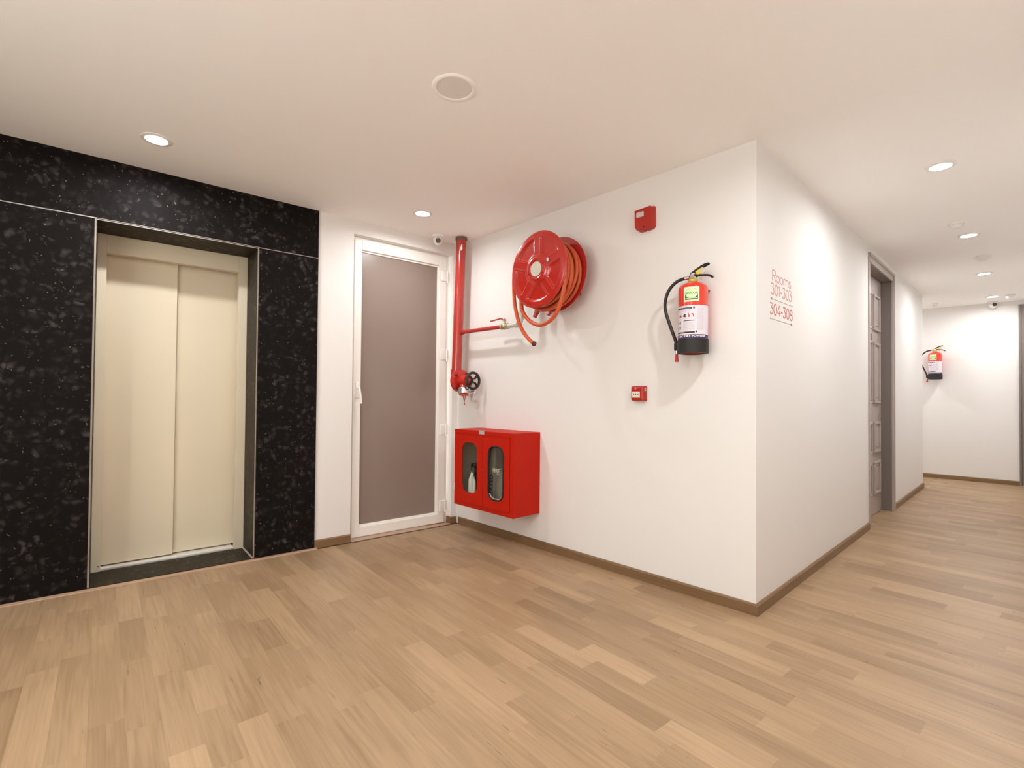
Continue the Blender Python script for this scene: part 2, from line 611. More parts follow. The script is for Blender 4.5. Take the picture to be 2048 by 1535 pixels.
gslab(-SL, -1.2495, 0, T0, 2.148, H)                 # lintel slab
gslab(-SL, -2.522, 0, T0, 0.008, 2.143)              # left slab
gslab(-1.648, -1.2495, 0, T0, 0.008, 2.143)          # right slab
gslab(-1.66, -1.640, 0.0005, 0.30, 0.008, 2.145, GRANJ)   # right reveal
gslab(-2.53, -2.510, 0.0005, 0.30, 0.008, 2.145, GRANJ)   # left reveal
gslab(-2.51, -1.66, 0.0005, 0.30, 2.137, 2.1645, GRANJ)   # soffit
gslab(-2.51, -1.66, 0.0, 0.335, -0.002, 0.012, GRANJ)     # sill slab
g = MB().box(-2.5205, -2.5125, -0.001, 0.004, 0.012, 2.146)
g.build('grout_line', GROUTV, wall_left)
g = MB().box(-1.6595, -1.6525, -0.0005, 0.004, 0.012, 2.145)
g.build('grout_line', GROUTV, wall_left)
g = MB()
g.box(-SL, -2.522, -0.0005, 0.004, 2.1432, 2.1478)
g.box(-2.5215, -1.6485, -0.001, 0.004, 2.1462, 2.148)
g.box(-2.5105, -1.6595, -0.001, 0.004, 2.1372, 2.1405)
g.box(-1.648, -1.2495, -0.0003, 0.004, 2.1440, 2.1470)
g.build('grout_line', GROUT, wall_left)
g = MB()
g.box(-2.51, -1.66, 0.31, 0.318, 0.0121, 0.016)
g.box(-1.668, -1.660, 0.0, 0.30, 0.0122, 0.02)
g.build('grout_line', GROUT, wall_left)

# ---- hose wall, corridor wall and the rest of the shell
mb = MB()
mb.prism([(-2.58, 0), (0, 0), (-0.16, 0.16), (-2.58, 0.16)], 0, H)
struct(mb.build('wall_back', WALL), 'white lobby wall that carries the fire hose reel', 'wall')
mb = MB()
DY0, DY1, DZ = 2.585, 3.62, 2.37
mb.prism([(0, 0), (0, DY0), (-0.16, DY0), (-0.16, 0.16)], 0, H)
mb.box(-0.16, 0, DY0, DY1, DZ, H)
mb.box(-0.16, 0, DY1, EY, 0, H)
struct(mb.build('wall_corridor', WALL), 'white corridor wall lettered with room numbers', 'wall')
mb = MB()
mb.box(-1.7, -0.16, EY - 0.16, EY, 0, H)
struct(mb.build('wall_passage', WALL), 'white wall turning off at the far end of the corridor', 'wall')
mb = MB()
mb.box(-1.85, -1.7, EY - 0.16, FY + 0.15, 0, H)
struct(mb.build('wall_passage_end', WALL), 'white wall closing the side passage', 'wall')
ED0, ED1 = 0.90, 1.75
mb = MB()
mb.box(-1.7, ED0, FY, FY + 0.15, 0, H)
mb.box(ED0, XR, FY, FY + 0.15, 2.43, H)
struct(mb.build('wall_end', WALL), 'white end wall with the small fire extinguisher', 'wall')
mb = MB()
mb.box(XR, XR + 0.15, YF, FY + 0.15, 0, H)
struct(mb.build('wall_right', WALL), 'white wall to the right of the viewer', 'wall')
mb = MB()
WX0, WX1, WZ0, WZ1 = -1.10, 1.20, 0.75, 2.15  # opening for the added fill window
mb.box(-3.6, WX0, YF - 0.15, YF, 0, H)
mb.box(WX1, XR + 0.15, YF - 0.15, YF, 0, H)
mb.box(WX0, WX1, YF - 0.15, YF, 0, WZ0)
mb.box(WX0, WX1, YF - 0.15, YF, WZ1, H)
struct(mb.build('wall_front', WALL), 'white wall behind the viewer', 'wall')
mb = MB()
mb.prism([(-3.6, YF - 0.15), (XR + 0.15, YF - 0.15), (XR + 0.15, FY + 0.15), (-1.85, FY + 0.15), (-3.3, 0.5)], H, H + 0.12)
struct(mb.build('ceiling', CEIL), 'plain pale ceiling with recessed downlights', 'ceiling')

wn = sroot('fill_window_1', (0, 0, 0), 0, 'added window behind the viewer, for even fill light', 'window')  # unseen window, added only for its even light in the lobby
fm = MB()
for (a0, a1, b0, b1) in ((WX0, WX1, WZ0, WZ0 + 0.05), (WX0, WX1, WZ1 - 0.05, WZ1), (WX0, WX0 + 0.05, WZ0 + 0.05, WZ1 - 0.05), (WX1 - 0.05, WX1, WZ0 + 0.05, WZ1 - 0.05),
                         (0.03, 0.07, WZ0 + 0.05, WZ1 - 0.05)):
    fm.box(a0, a1, YF - 0.10, YF - 0.05, b0, b1)
fm.build('fill_window_frame', UPVC, wn)
MB().box(WX0 + 0.05, WX1 - 0.05, YF - 0.078, YF - 0.073, WZ0 + 0.05, WZ1 - 0.05).build('pane', glass_material('fill_window_glass'), wn)
pl_ = bpy.data.lights.new('fill_window_portal', 'AREA')
pl_.shape = 'RECTANGLE'
pl_.size = WX1 - WX0
pl_.size_y = WZ1 - WZ0
pl_.cycles.is_portal = True
po_ = bpy.data.objects.new('fill_window_portal', pl_)
COL.objects.link(po_)
po_.parent = wn
po_.location = ((WX0 + WX1) / 2, YF - 0.16, (WZ0 + WZ1) / 2)
po_.rotation_euler = (pi / 2, 0, pi)

# ------------------------------------------------------------------ floor: slab and planks
PT = 0.006
mb = MB()
mb.prism([(-3.6, YF - 0.15), (XR + 0.15, YF - 0.15), (XR + 0.15, FY + 0.15), (-1.85, FY + 0.15), (-3.3, 0.5)], -0.12, -PT)
floor = struct(mb.build('floor', mat('screed_under_planks', rgb(132, 100, 70), 0.9)), 'oak-look laminate plank floor', 'floor')

SW = 0.0985
S0 = 2.392
known = {}
for s_, a_ in ((2.34, .62), (2.34, 1.10), (2.34, 1.65), (2.64, .635), (2.64, 1.69), (2.54, .91), (2.54, 1.69), (2.44, .28), (2.44, 1.555),
               (2.74, 1.075), (2.24, 1.875), (2.14, 1.685), (1.95, .94), (2.05, .75), (1.76, 1.44), (1.58, 1.415),
               (1.38, 1.712), (1.20, 1.75), (1.30, 1.91), (1.83, 1.75), (1.66, 1.93), (1.12, 2.837), (.27, 2.245),
               (-.04, 2.495), (.43, 1.995), (.75, 2.225), (.985, 2.215), (.69, 2.415), (1.24, 2.317)):
    known.setdefault(math.floor((s_ - S0) / SW), []).append(a_)


def clip(poly, nx, ny, c):
    """keep nx*x+ny*y <= c"""
    out = []
    for i in range(len(poly)):
        p, q = poly[i - 1], poly[i]
        dp, dq = nx * p[0] + ny * p[1] - c, nx * q[0] + ny * q[1] - c
        if (dp <= 0) != (dq <= 0):
            t = dp / (dp - dq)
            out.append((p[0] + (q[0] - p[0]) * t, p[1] + (q[1] - p[1]) * t))
        if dq <= 0:
            out.append(q)
    return out


lnc = LN.x * CX + LN.y * CYY
REG1 = [(0, 1, -0.001), (1, 0, XR), (0, -1, -YF), (-LN.x, -LN.y, -lnc - 0.026)]      # lobby
REG2 = [(0, -1, 0.001), (1, 0, XR), (0, 1, FY), (-1, 0, -0.001)]                     # corridor
REG3 = [(0, -1, -EY), (1, 0, -0.001), (0, 1, FY), (-1, 0, 1.7)]                       # side passage


REG4 = [(0, -1, -2.606), (1, 0, 0.0009), (0, 1, 3.599), (-1, 0, 0.0875)]                # reveal of the grey door


def area(p):
    return abs(sum(p[i - 1][0] * p[i][1] - p[i][0] * p[i - 1][1] for i in range(len(p)))) / 2


def proj(x, y, z=0.0):
    g_ = Vector((x, y, z)) - CAM
    d = g_.dot(fdir)
    if d < 0.05:
        return None
    return 1024 + FPX * g_.dot(xc) / d, CY - FPX * g_.dot(yc) / d, d


planks = []
LENS_ = (0.34, 0.44, 0.54, 0.64, 0.74)
rp_ = random.Random(11)
for k in range(-106, 25):
    s0 = S0 + k * SW
    s1 = s0 + SW
    kj = sorted(known.get(k, []))
    joints = []
    a = -0.2 - rp_.random() * 0.6
    while a < 4.4:
        joints.append(a)
        nxt = a + rp_.choice(LENS_)
        for q in kj:
            if a + 0.1 < q < nxt + 0.3:
                nxt = q
                break
        a = nxt
    joints.append(a)
    for a0, a1 in zip(joints[:-1], joints[1:]):
        G = 0.00008
        quad = [tuple((LC + LN * aa - LD * ss)[:2]) for aa, ss in ((a0 + G, s0 + G), (a1 - G, s0 + G), (a1 - G, s1 - G), (a0 + G, s1 - G))]
        full = area(quad)
        for R in (REG1, REG2, REG3, REG4):
            p = quad
            for c_ in R:
                p = clip(p, *c_)
                if len(p) < 3:
                    break
            if len(p) < 3 or area(p) < 2e-4:
                continue
            cxm, cym = sum(q[0] for q in p) / len(p), sum(q[1] for q in p) / len(p)
            pr_ = proj(cxm, cym)
            inview = pr_ is not None and -60 < pr_[0] < 2110 and pr_[1] < 1640
            size = FPX * SW / pr_[2] if pr_ else 0
            planks.append((0 if inview else 1, -size * min(1, area(p) / full + 0.3), p, abs(area(p) - full) < 1e-6, round(a1 - a0, 4)))
planks.sort(key=lambda q: (q[0], q[1]))
shared = {}
ang = math.atan2(LN.y, LN.x)
ca, sa = math.cos(ang), math.sin(ang)
rest = MB()
for i, (iv, sz, p, whole, ln_) in enumerate(planks):
    cxm, cym = sum(q[0] for q in p) / len(p), sum(q[1] for q in p) / len(p)
    loc = [((q[0] - cxm) * ca + (q[1] - cym) * sa, -(q[0] - cxm) * sa + (q[1] - cym) * ca) for q in p]
    if i < 296:
        key = ln_ if whole else None
        me = shared.get(key) if key else None
        if me is None:
            mbp = MB().prism(loc, -PT, 0)
            o = mbp.build('plank', PLANK, floor)
            if key:
                shared[key] = o.data
        else:
            o = bpy.data.objects.new('plank', me)
            COL.objects.link(o)
            o.parent = floor
        o.location = (cxm, cym, 0)
        o.rotation_euler = (0, 0, ang)
    else:
        M = Matrix.Translation((cxm, cym, 0)) @ Matrix.Rotation(ang, 4, 'Z')
        Mi = Matrix.Rotation(-ang, 4, 'Z')
        rest.prism(loc, -PT, 0, Mi @ M)
o = rest.build('far_planks', PLANK, floor)
o.rotation_euler = (0, 0, ang)
o['kind'] = 'stuff'
o['label'] = 'distant laminate planks of the corridor floor'


# ------------------------------------------------------------------ skirting boards
def skirting(name, x0, x1, loc, rotz, label, m0=0.0, m1=0.0, hgt=0.060, th=0.014, y_off=0.0):
    """board along local x; m0/m1 extend the front edge for mitred corners"""
    prof = [(0, 0), (-th, 0), (-th, hgt - 0.008), (-th + 0.006, hgt), (0, hgt)]
    b = MB()
    vs = []
    for (x, mm) in ((x0, -m0), (x1, m1)):
        for (y, z) in prof:
            vs.append((x + mm * (-y / th), y + y_off, z))
    n = len(prof)
    fs = [list(range(n)), list(range(n, 2 * n))[::-1]] + [((i + 1) % n, i, i + n, (i + 1) % n + n) for i in range(n)]
    b.add(vs, fs)
    o = b.build(name, SKIRT, loc=loc, rotz=rotz)
    struct(o, label, 'skirting board')
    return o


skirting('baseboard_back', -2.545, 0.0, (0, 0, 0), 0, 'brown wooden skirting board under the fire hose reel', m1=0.014, m0=-0.014)
skirting('baseboard_corridor', 0.0, 2.549, (0, 0, 0), pi / 2, 'brown wooden skirting board between the corner and the grey door', m0=0.014)
skirting('baseboard_corridor_far', 3.68, EY, (0, 0, 0), pi / 2, 'brown wooden skirting board beyond the grey corridor door', m1=0.014)
skirting('baseboard_end', -1.7, ED0 - 0.03, (0, FY, 0), 0, 'brown wooden skirting board on the end wall')
skirting('baseboard_left', -1.2485, -0.977, LC, LROT, 'short brown skirting board between granite and white door', y_off=T0)
o = skirting('baseboard_left_corner', -0.058, -0.012, LC, LROT, 'tiny piece of skirting board in the corner by the white door', y_off=T0)
mb = MB().box(-0.072, -0.0581, 0.0, 0.07, 0, 0.06)
p_ = mb.build('return_board', SKIRT, o)

# flat wooden edge strip along the granite and under the white door
mb = MB()
prof = [(0.0, 0), (-0.026, 0), (-0.024, 0.004), (-0.008, 0.0075), (0.0, 0.0075)]
vs = [(x, y, z) for x in (-SL, -1.235) for (y, z) in prof]
mb.add(vs, [list(range(5)), list(range(5, 10))[::-1]] + [((i + 1) % 5, i, i + 5, (i + 1) % 5 + 5) for i in range(5)])
o = mb.build('trim_1', STRIP, loc=LC, rotz=LROT)
struct(o, 'thin wooden edge strip along the foot of the granite', 'floor trim')
mb = MB()
mb.box(-0.972, -0.074, -0.012, 0.13, 0, 0.005)
o = mb.build('trim_2', STRIP, loc=LC, rotz=LROT)
struct(o, 'thin wooden threshold strip under the white door', 'floor trim')

# ------------------------------------------------------------------ lift doors (door_1)
d1 = sroot('door_1', LC, LROT, 'cream painted two-panel sliding lift door set in black granite', 'lift door')
MB().box(-2.51, -2.462, 0.30, 0.36, 0.012, 2.137, bev=0.002).build('frame_column', LIFT, d1)
MB().box(-1.716, -1.66, 0.30, 0.36, 0.012, 2.137, bev=0.002).build('frame_column', LIFT, d1)
MB().box(-2.462, -1.716, 0.305, 0.36, 2.022, 2.137, bev=0.002).build('header', LIFT, d1)
MB().box(-2.475, -2.080, 0.385, 0.41, 0.028, 2.06, bev=0.0015).build('door_panel', LIFT, d1)
MB().box(-2.10, -1.70, 0.418, 0.443, 0.028, 2.06, bev=0.0015).build('door_panel', LIFT, d1)
sl = MB()
sl.box(-2.462, -1.716, 0.335, 0.46, 0.0, 0.018)
for q in (0.345, 0.365, 0.45):
    sl.box(-2.462, -1.716, q, q + 0.006, 0.018, 0.021)
sl.build('sill_track', ALU, d1)
MB().box(-2.53, -1.64, 0.47, 0.49, 0, 2.165).build('shaft_board', BLACKGAP, d1)
bt = MB()
bt.cyl((-2.474, 0.2995, 0.045), (-2.474, 0.302, 0.045), 0.004, 10)
bt.build('bolt', IRON, d1)

# ------------------------------------------------------------------ white glazed door (door_2)
d2 = sroot('door_2', LC, LROT, 'white plastic-framed door with a tall grey frosted pane', 'door')
Y0 = 0.062


def ringframe(x0, x1, z0, z1, wl, wr, wt, wb, y0, y1, bev=0.0):
    b = MB()
    b.box(x0, x0 + wl, y0, y1, z0, z1, bev=bev)
    b.box(x1 - wr, x1, y0, y1, z0, z1, bev=bev)
    b.box(x0 + wl, x1 - wr, y0, y1, z1 - wt, z1, bev=bev)
    if wb:
        b.box(x0 + wl, x1 - wr, y0, y1, z0, z0 + wb, bev=bev)
    return b


ringframe(-0.974, -0.074, 0.005, 2.394, 0.022, 0.055, 0.03, 0.0, Y0 + 0.008, 0.135, bev=0.003).build('door_frame', UPVC, d2)
leaf = MB()
x0, x1, z0, z1 = -0.951, -0.102, 0.012, 2.372
lw_, lr_, lt_, lb_ = 0.062, 0.072, 0.078, 0.078
leaf = ringframe(x0, x1, z0, z1, lw_, lr_, lt_, lb_, Y0 - 0.006, 0.125, bev=0.004)
leaf = leaf.build('door_leaf', UPVC, d2)
bd = ringframe(x0 + lw_, x1 - lr_, z0 + lb_, z1 - lt_, 0.006, 0.012, 0.014, 0.014, Y0 + 0.012, 0.10, bev=0.003)
bd.build('glazing_bead', UPVC, leaf)
MB().box(x0 + lw_ + 0.002, x1 - lr_ - 0.002, Y0 + 0.022, Y0 + 0.030, z0 + lb_ + 0.002, z1 - lt_ - 0.002).build('frosted_pane', FROST, leaf)
hp = MB()
hp.box(x0 + 0.020, x0 + 0.046, Y0 - 0.014, Y0 - 0.006, 1.11, 1.235, bev=0.003)
hp.cyl((x0 + 0.033, Y0 - 0.014, 1.195), (x0 + 0.033, Y0 - 0.05, 1.195), 0.009)
hp.tube(spline([(x0 + 0.033, Y0 - 0.046, 1.203), (x0 + 0.036, Y0 - 0.052, 1.17), (x0 + 0.044, Y0 - 0.052, 1.12), (x0 + 0.050, Y0 - 0.05, 1.068)]), 0.0085, 10)
hp.build('door_handle', UPVC, leaf)
for z in (2.205, 1.503, 0.835, 0.16):
    hg = MB()
    hg.box(-0.155, -0.098, Y0 - 0.014, Y0 - 0.005, z - 0.045, z + 0.045, bev=0.003)
    hg.box(-0.098, -0.077, Y0 - 0.010, Y0 + 0.009, z - 0.045, z + 0.045, bev=0.003)
    hg.cyl((-0.098, Y0 - 0.014, z - 0.058), (-0.098, Y0 - 0.014, z + 0.05), 0.006, 12)
    hg.build('hinge', UPVC, d2)

# ------------------------------------------------------------------ grey corridor door (door_3)
d3 = sroot('door_3', (0, 0, 0), pi / 2, 'grey painted panelled room door in the corridor wall', 'door')
# architrave (local x = world y, local -y = out of the wall)
for nm, (a0, a1, b0, b1) in {'l': (2.55, 2.608, 0, 2.35), 'r': (3.597, 3.668, 0, 2.35), 't': (2.55, 3.668, 2.35, 2.435)}.items():
    am = MB()
    if nm == 't':
        am.box(a0 + 0.022, a1 - 0.026, -0.012, 0.0, b0 + 0.012, b1 - 0.026)
        am.box(a0 + 0.008, a1, -0.021, 0.0, b1 - 0.026, b1, bev=0.003)
        am.box(a0 + 0.058, a1 - 0.071, -0.016, 0.0, b0, b0 + 0.012, bev=0.002)
    elif nm == 'l':
        am.box(a0 + 0.022, a1, -0.008, 0.0, b0, b1 + 0.012)
        am.box(a0 + 0.008, a0 + 0.022, -0.011, 0.0, b0, b1 + 0.059, bev=0.002)
    else:
        am.box(a0 + 0.014, a1 - 0.026, -0.012, 0.0, b0, b1 + 0.012)
        am.box(a1 - 0.026, a1, -0.021, 0.0, b0, b1 + 0.059, bev=0.003)
        am.box(a0, a0 + 0.014, -0.017, 0.0, b0, b1 + 0.012, bev=0.002)
    am.build('architrave', GREYD, d3)
MB().box(2.585, 2.605, 0.001, 0.14, 0, 2.37).build('jamb', GREYJ, d3)
MB().box(3.600, 3.62, 0.001, 0.14, 0, 2.37).build('jamb', GREYJ, d3)
MB().box(2.605, 3.600, 0.001, 0.14, 2.352, 2.37).build('jamb', GREYJ, d3)
LY = 0.088
dl = MB().box(2.608, 3.596, LY, LY + 0.04, 0.006, 2.349).build('door_leaf', GREYD, d3)
for (z0, z1) in ((1.82, 2.18), (1.10, 1.705), (0.61, 0.92), (0.20, 0.525)):
    for (a0, a1) in ((2.73, 3.115), (3.215, 3.485)):
        pm = MB()
        t = 0.026
        for (q0, q1, r0, r1) in ((a0, a0 + t, z0 + t, z1 - t), (a1 - t, a1, z0 + t, z1 - t), (a0, a1, z1 - t, z1), (a0, a1, z0, z0 + t)):
            pm.box(q0, q1, LY - 0.020, LY + 0.002, r0, r1, bev=0.006)
        pm.box(a0 + t, a1 - t, LY - 0.003, LY + 0.001, z0 + t, z1 - t)
        pm.box(a0 + t + 0.03, a1 - t - 0.03, LY - 0.009, LY + 0.001, z0 + t + 0.03, z1 - t - 0.03, bev=0.004)
        pm.build('door_moulding', GREYD, dl)
tp, tf = text_fit('301', 3.085, 3.185, 1.715, 1.785, 0.02)
tm = MB()
tm.add([(x, LY - 0.003, z) for x, z in tp], tf)
tm.build('room_number', mat('dark_number', rgb(92, 82, 80), 0.5), dl)
hm = MB()
hm.cyl((2.73, LY - 0.045, 1.02), (2.73, LY + 0.001, 1.02), 0.012)
hm.tube([(2.73, LY - 0.045, 1.02), (2.85, LY - 0.047, 1.02)], 0.009)
hm.build('door_handle', CHROME, dl)

# ------------------------------------------------------------------ end wall door (door_4)
d4 = sroot('door_4', (0, FY, 0), 0, 'grey door at the far right end of the corridor', 'door')
am = MB()
am.box(0.890, 0.945, -0.024, 0.0, 0, 2.44, bev=0.003)
am.box(0.868, 0.890, -0.034, 0.0, 0, 2.44, bev=0.004)
am.build('architrave', GREYJ, d4)
am = MB()
am.box(0.945, XR, -0.024, 0.0, 2.35, 2.44, bev=0.003)
am.build('architrave', GREYJ, d4)
MB().box(0.93, 0.946, 0.0, 0.12, 0, 2.43).build('jamb', GREYJ, d4)
dl4 = MB().box(0.946, XR, 0.06, 0.10, 0.006, 2.38).build('door_leaf', GREYD, d4)
pm = MB()
for (z0, z1) in ((1.82, 2.18), (1.10, 1.705), (0.61, 0.92), (0.20, 0.525)):
    for (q0, q1, r0, r1) in ((1.03, 1.055, z0 + .025, z1 - .025), (1.265, 1.29, z0 + .025, z1 - .025), (1.03, 1.29, z1 - .025, z1), (1.03, 1.29, z0, z0 + .025)):
        pm.box(q0, q1, 0.042, 0.062, r0, r1, bev=0.005)
pm.build('door_moulding', GREYD, dl4)


# ------------------------------------------------------------------ downlights
def downlight(x, y, label, grp='recessed ceiling downlights', power=1.0):
    t = thing('downlight', label, 'ceiling light', (x, y, H), 0, grp)
    r = MB()
    r.lathe([(0.050, -0.004), (0.053, -0.007), (0.066, -0.007), (0.072, -0.003), (0.072, 0.0), (0.050, 0.0)], 40, closed=True)
    r.build('trim_ring', WPLASTIC, t)
    d = MB()
    d.cyl((0, 0, -0.0045), (0, 0, 0.0), 0.0505, 40)
    d.build('diffuser', EMIT, t)
    li = bpy.data.lights.new('lamp', 'AREA')
    li.shape = 'DISK'
    li.size = 0.085
    li.energy = LAMP_W * power
    li.spread = math.radians(172)
    li.color = LAMP_COL
    lo = bpy.data.objects.new('lamp', li)
    COL.objects.link(lo)
    lo.parent = t
    lo.location = (0, 0, -0.009)
    return t


downlight(-2.244, -2.295, 'round ceiling downlight above the lift, leftmost in the photo', 'lobby downlights', 1.25)
downlight(-2.142, -0.674, 'round ceiling downlight in front of the white glazed door', 'lobby downlights', 0.72)
downlight(0.636, 1.07, 'large nearest corridor downlight at the upper right', 'corridor downlights', 0.92)
downlight(0.640, 2.819, 'second corridor downlight, just past the small smoke detector', 'corridor downlights', 0.92)
downlight(0.643, 4.59, 'third corridor downlight, between the two ceiling detectors and the end wall', 'corridor downlights', 0.92)
downlight(0.638, 6.27, 'farthest corridor downlight, right above the dome camera on the end wall', 'corridor downlights', 0.92)
downlight(0.625, -0.86, 'corridor downlight just out of the top of the frame', 'corridor downlights', 1.35)
downlight(0.30, -2.43, 'ceiling downlight above and behind the viewer', 'corridor downlights')
downlight(-1.0, 6.25, 'added fill downlight in the side passage, hidden by the corridor wall', 'corridor downlights', 1.1)  # unseen lamp added to brighten the corridor end
downlight(-0.9, -3.6, 'ceiling downlight behind the viewer on the lobby side', 'lobby downlights')

# ------------------------------------------------------------------ ceiling speaker, detectors, cameras
t = thing('ceiling_speaker', 'round pale speaker grille in the middle of the lobby ceiling', 'speaker', (-0.765, -1.412, H))
r = MB()
r.lathe([(0.078, -0.004), (0.082, -0.006), (0.094, -0.005), (0.100, -0.001), (0.100, 0.0), (0.078, 0.0)], 48, closed=True)
r.build('rim', CEIL, t)
r = MB()
r.lathe([(0.0001, -0.0045), (0.05, -0.004), (0.0775, -0.0025), (0.0775, 0.0), (0.0001, 0.0)], 48)
r.build('grille', SPKG, t)


def detector(x, y, r_, label, nm='smoke_detector'):
    t = thing(nm, label, 'smoke detector', (x, y, H))
    r = MB()
    r.lathe([(0.0001, -0.002), (r_, -0.002), (r_ * 1.02, -0.012), (r_, -0.016), (0.0001, -0.016)][::-1], 32)
    r.lathe([(r_, -0.012), (r_, 0.0), (0.0001, 0.0)], 32)
    r.build('base', WPLASTIC, t)
    r = MB()
    r.lathe([(0.0001, -0.042), (r_ * 0.5, -0.041), (r_ * 0.68, -0.032), (r_ * 0.72, -0.020), (r_ * 0.80, -0.015), (0.0001, -0.015)], 32)
    r.build('sensor_head', WPLASTIC, t)
    return t


detector(0.598, 2.375, 0.048, 'small white smoke detector just before the second corridor downlight')
detector(0.676, 3.732, 0.060, 'wide white smoke detector between the second and third corridor downlights')
detector(0.80, 6.273, 0.050, 'flat white ceiling disc right of the farthest downlight')
detector(0.052, 6.38, 0.036, 'tiny white ceiling sensor above the small far extinguisher')


def dome(loc, aim, label, r_=0.036):
    t = thing('dome_camera', label, 'security camera', loc)
    m_ = MB()
    m_.lathe([(r_ * 1.15, 0.0), (r_ * 1.25, -0.006), (r_ * 1.15, -0.018), (r_ * 0.7, -0.022), (r_ * 0.7, 0.0)], 28)
    m_.build('mount', WPLASTIC, t)
    m_ = MB()
    m_.sphere((0, 0, -0.044), r_, 24, 14)
    m_.build('eyeball', WPLASTIC, t)
    a = Vector(aim).normalized()
    c = Vector((0, 0, -0.044))
    m_ = MB()
    m_.cyl(c + a * r_ * 0.80, c + a * r_ * 1.01, r_ * 0.52, 24)
    m_.build('lens', LENS, t)
    return t


dome(tuple(lp(0.29, 0.10, H)), (0.8, -0.50, -0.28), 'white dome camera on the ceiling above the white glazed door', r_=0.041)
dome((0.622, FY - 0.085, H), (0.45, -0.9, 0.05), 'white dome camera under the ceiling of the end wall', r_=0.045)

# ------------------------------------------------------------------ room number lettering on the corridor wall
t = thing('room_sign', 'faded red room numbers and arrows lettered on the corridor wall', 'sign', (0, 0, 0), pi / 2)


def arc_pts(cx, cz, rx, rz, a0, a1, n=14):
    return [(cx + rx * math.cos(math.radians(a0 + (a1 - a0) * i / n)), cz + rz * math.sin(math.radians(a0 + (a1 - a0) * i / n))) for i in range(n + 1)]


GL = {
    'R': (0.62, [[(0.06, 0), (0.06, 1)], [(0.06, 1)] + arc_pts(0.32, 0.75, 0.24, 0.25, 90, -90) + [(0.06, 0.5)], [(0.30, 0.5), (0.56, 0)]]),
    'o': (0.60, [arc_pts(0.30, 0.32, 0.25, 0.32, 0, 360, 22)]),
    'm': (0.92, [[(0.07, 0), (0.07, 0.64)], [(0.07, 0.38)] + arc_pts(0.26, 0.42, 0.19, 0.22, 180, 0, 10) + [(0.45, 0)],
                 [(0.45, 0.38)] + arc_pts(0.64, 0.42, 0.19, 0.22, 180, 0, 10) + [(0.83, 0)]]),
    's': (0.46, [arc_pts(0.22, 0.475, 0.16, 0.165, 40, 200, 9) + [(0.24, 0.335)] + arc_pts(0.22, 0.165, 0.18, 0.165, 60, -160, 12)]),
    '3': (0.56, [[(0.07, 1.0), (0.47, 1.0), (0.25, 0.62)] + arc_pts(0.25, 0.31, 0.23, 0.31, 80, -150, 14)]),
    '0': (0.60, [arc_pts(0.30, 0.5, 0.235, 0.5, 0, 360, 26)]),
    '1': (0.34, [[(0.04, 0.82), (0.22, 1.0), (0.22, 0)]]),
    '4': (0.60, [[(0.40, 1.0), (0.05, 0.27), (0.56, 0.27)], [(0.42, 0.52), (0.42, 0)]]),
    '8': (0.58, [arc_pts(0.29, 0.76, 0.19, 0.24, 0, 360, 20), arc_pts(0.29, 0.26, 0.24, 0.26, 0, 360, 22)]),
    '-': (0.34, [[(0.05, 0.42), (0.29, 0.42)]]),
}


def stroke_text(s, x0, x1, z0, h, r, name, m, parent):
    tot = sum(GL[c][0] for c in s)
    k = (x1 - x0) / tot
    x = x0
    b = MB()
    for c in s:
        wd, paths = GL[c]
        for p in paths:
            b.tube([(x + q[0] * k, -0.0004, z0 + q[1] * h) for q in p], r, 6, flat=0.25)
        x += wd * k
    return b.build(name, m, parent)


stroke_text('Rooms', 0.229, 0.545, 1.793, 0.060, 0.0038, 'lettering', SIGNRED, t)
stroke_text('301-303', 0.212, 0.560, 1.716, 0.060, 0.0043, 'lettering', SIGNRED, t)
stroke_text('304-308', 0.194, 0.572, 1.604, 0.060, 0.0048, 'lettering', SIGNDRED, t)
for (z, dr) in ((1.690, -1), (1.577, 1)):
    b = MB()
    xa, xb = (0.206, 0.562)
    b.box(xa, xb, -0.0012, 0.0, z - 0.0011, z + 0.0011)
    tip, back = (xa, xa + 0.020) if dr < 0 else (xb, xb - 0.020)
    flat_poly(b, [(tip, z), (back, z + 0.008), (back, z - 0.008)] if dr < 0 else [(tip, z), (back, z - 0.008), (back, z + 0.008)], -0.0014, 0.0)
    tl = xb if dr < 0 else xa
    flat_poly(b, [(tl - 0.004, z + 0.005), (tl - 0.004, z - 0.005), (tl + 0.004, z)] , -0.0014, 0.0)
    b.build('arrow', SIGNGREY, t)

# ------------------------------------------------------------------ fire riser with branch pipe
ris = thing('fire_riser', 'thick red vertical fire main pipe in the lobby corner', 'pipe', (-2.40, -0.125, 1.35))
pt, pb = Vector((-2.40 + 0.012 , -0.118, 2.497)), Vector((-2.42, -0.135, 1.262))
org = Vector((-2.40, -0.125, 1.35))


def rel(p, o_):
    return tuple(Vector(p) - o_)


m_ = MB().cyl(rel(pb, org), rel(pt, org), 0.0425, 36)
m_.build('riser_pipe', PIPE, ris)
m_ = MB()
for (dz, rr) in ((2.493, 0.047), (2.484, 0.049), (2.476, 0.046)):
    pp = pb.lerp(pt, (dz - pb.z) / (pt.z - pb.z))
    m_.lathe([(rr, -0.005), (rr + 0.003, 0), (rr, 0.005), (0.041, 0.006), (0.041, -0.006)], 20, Matrix.Translation(Vector(rel(pp, org))), closed=True)
m_.build('sealing_collar', mat('dirty_plaster', rgb(120, 96, 84), 0.9, vary=0.4, vscale=60), ris)
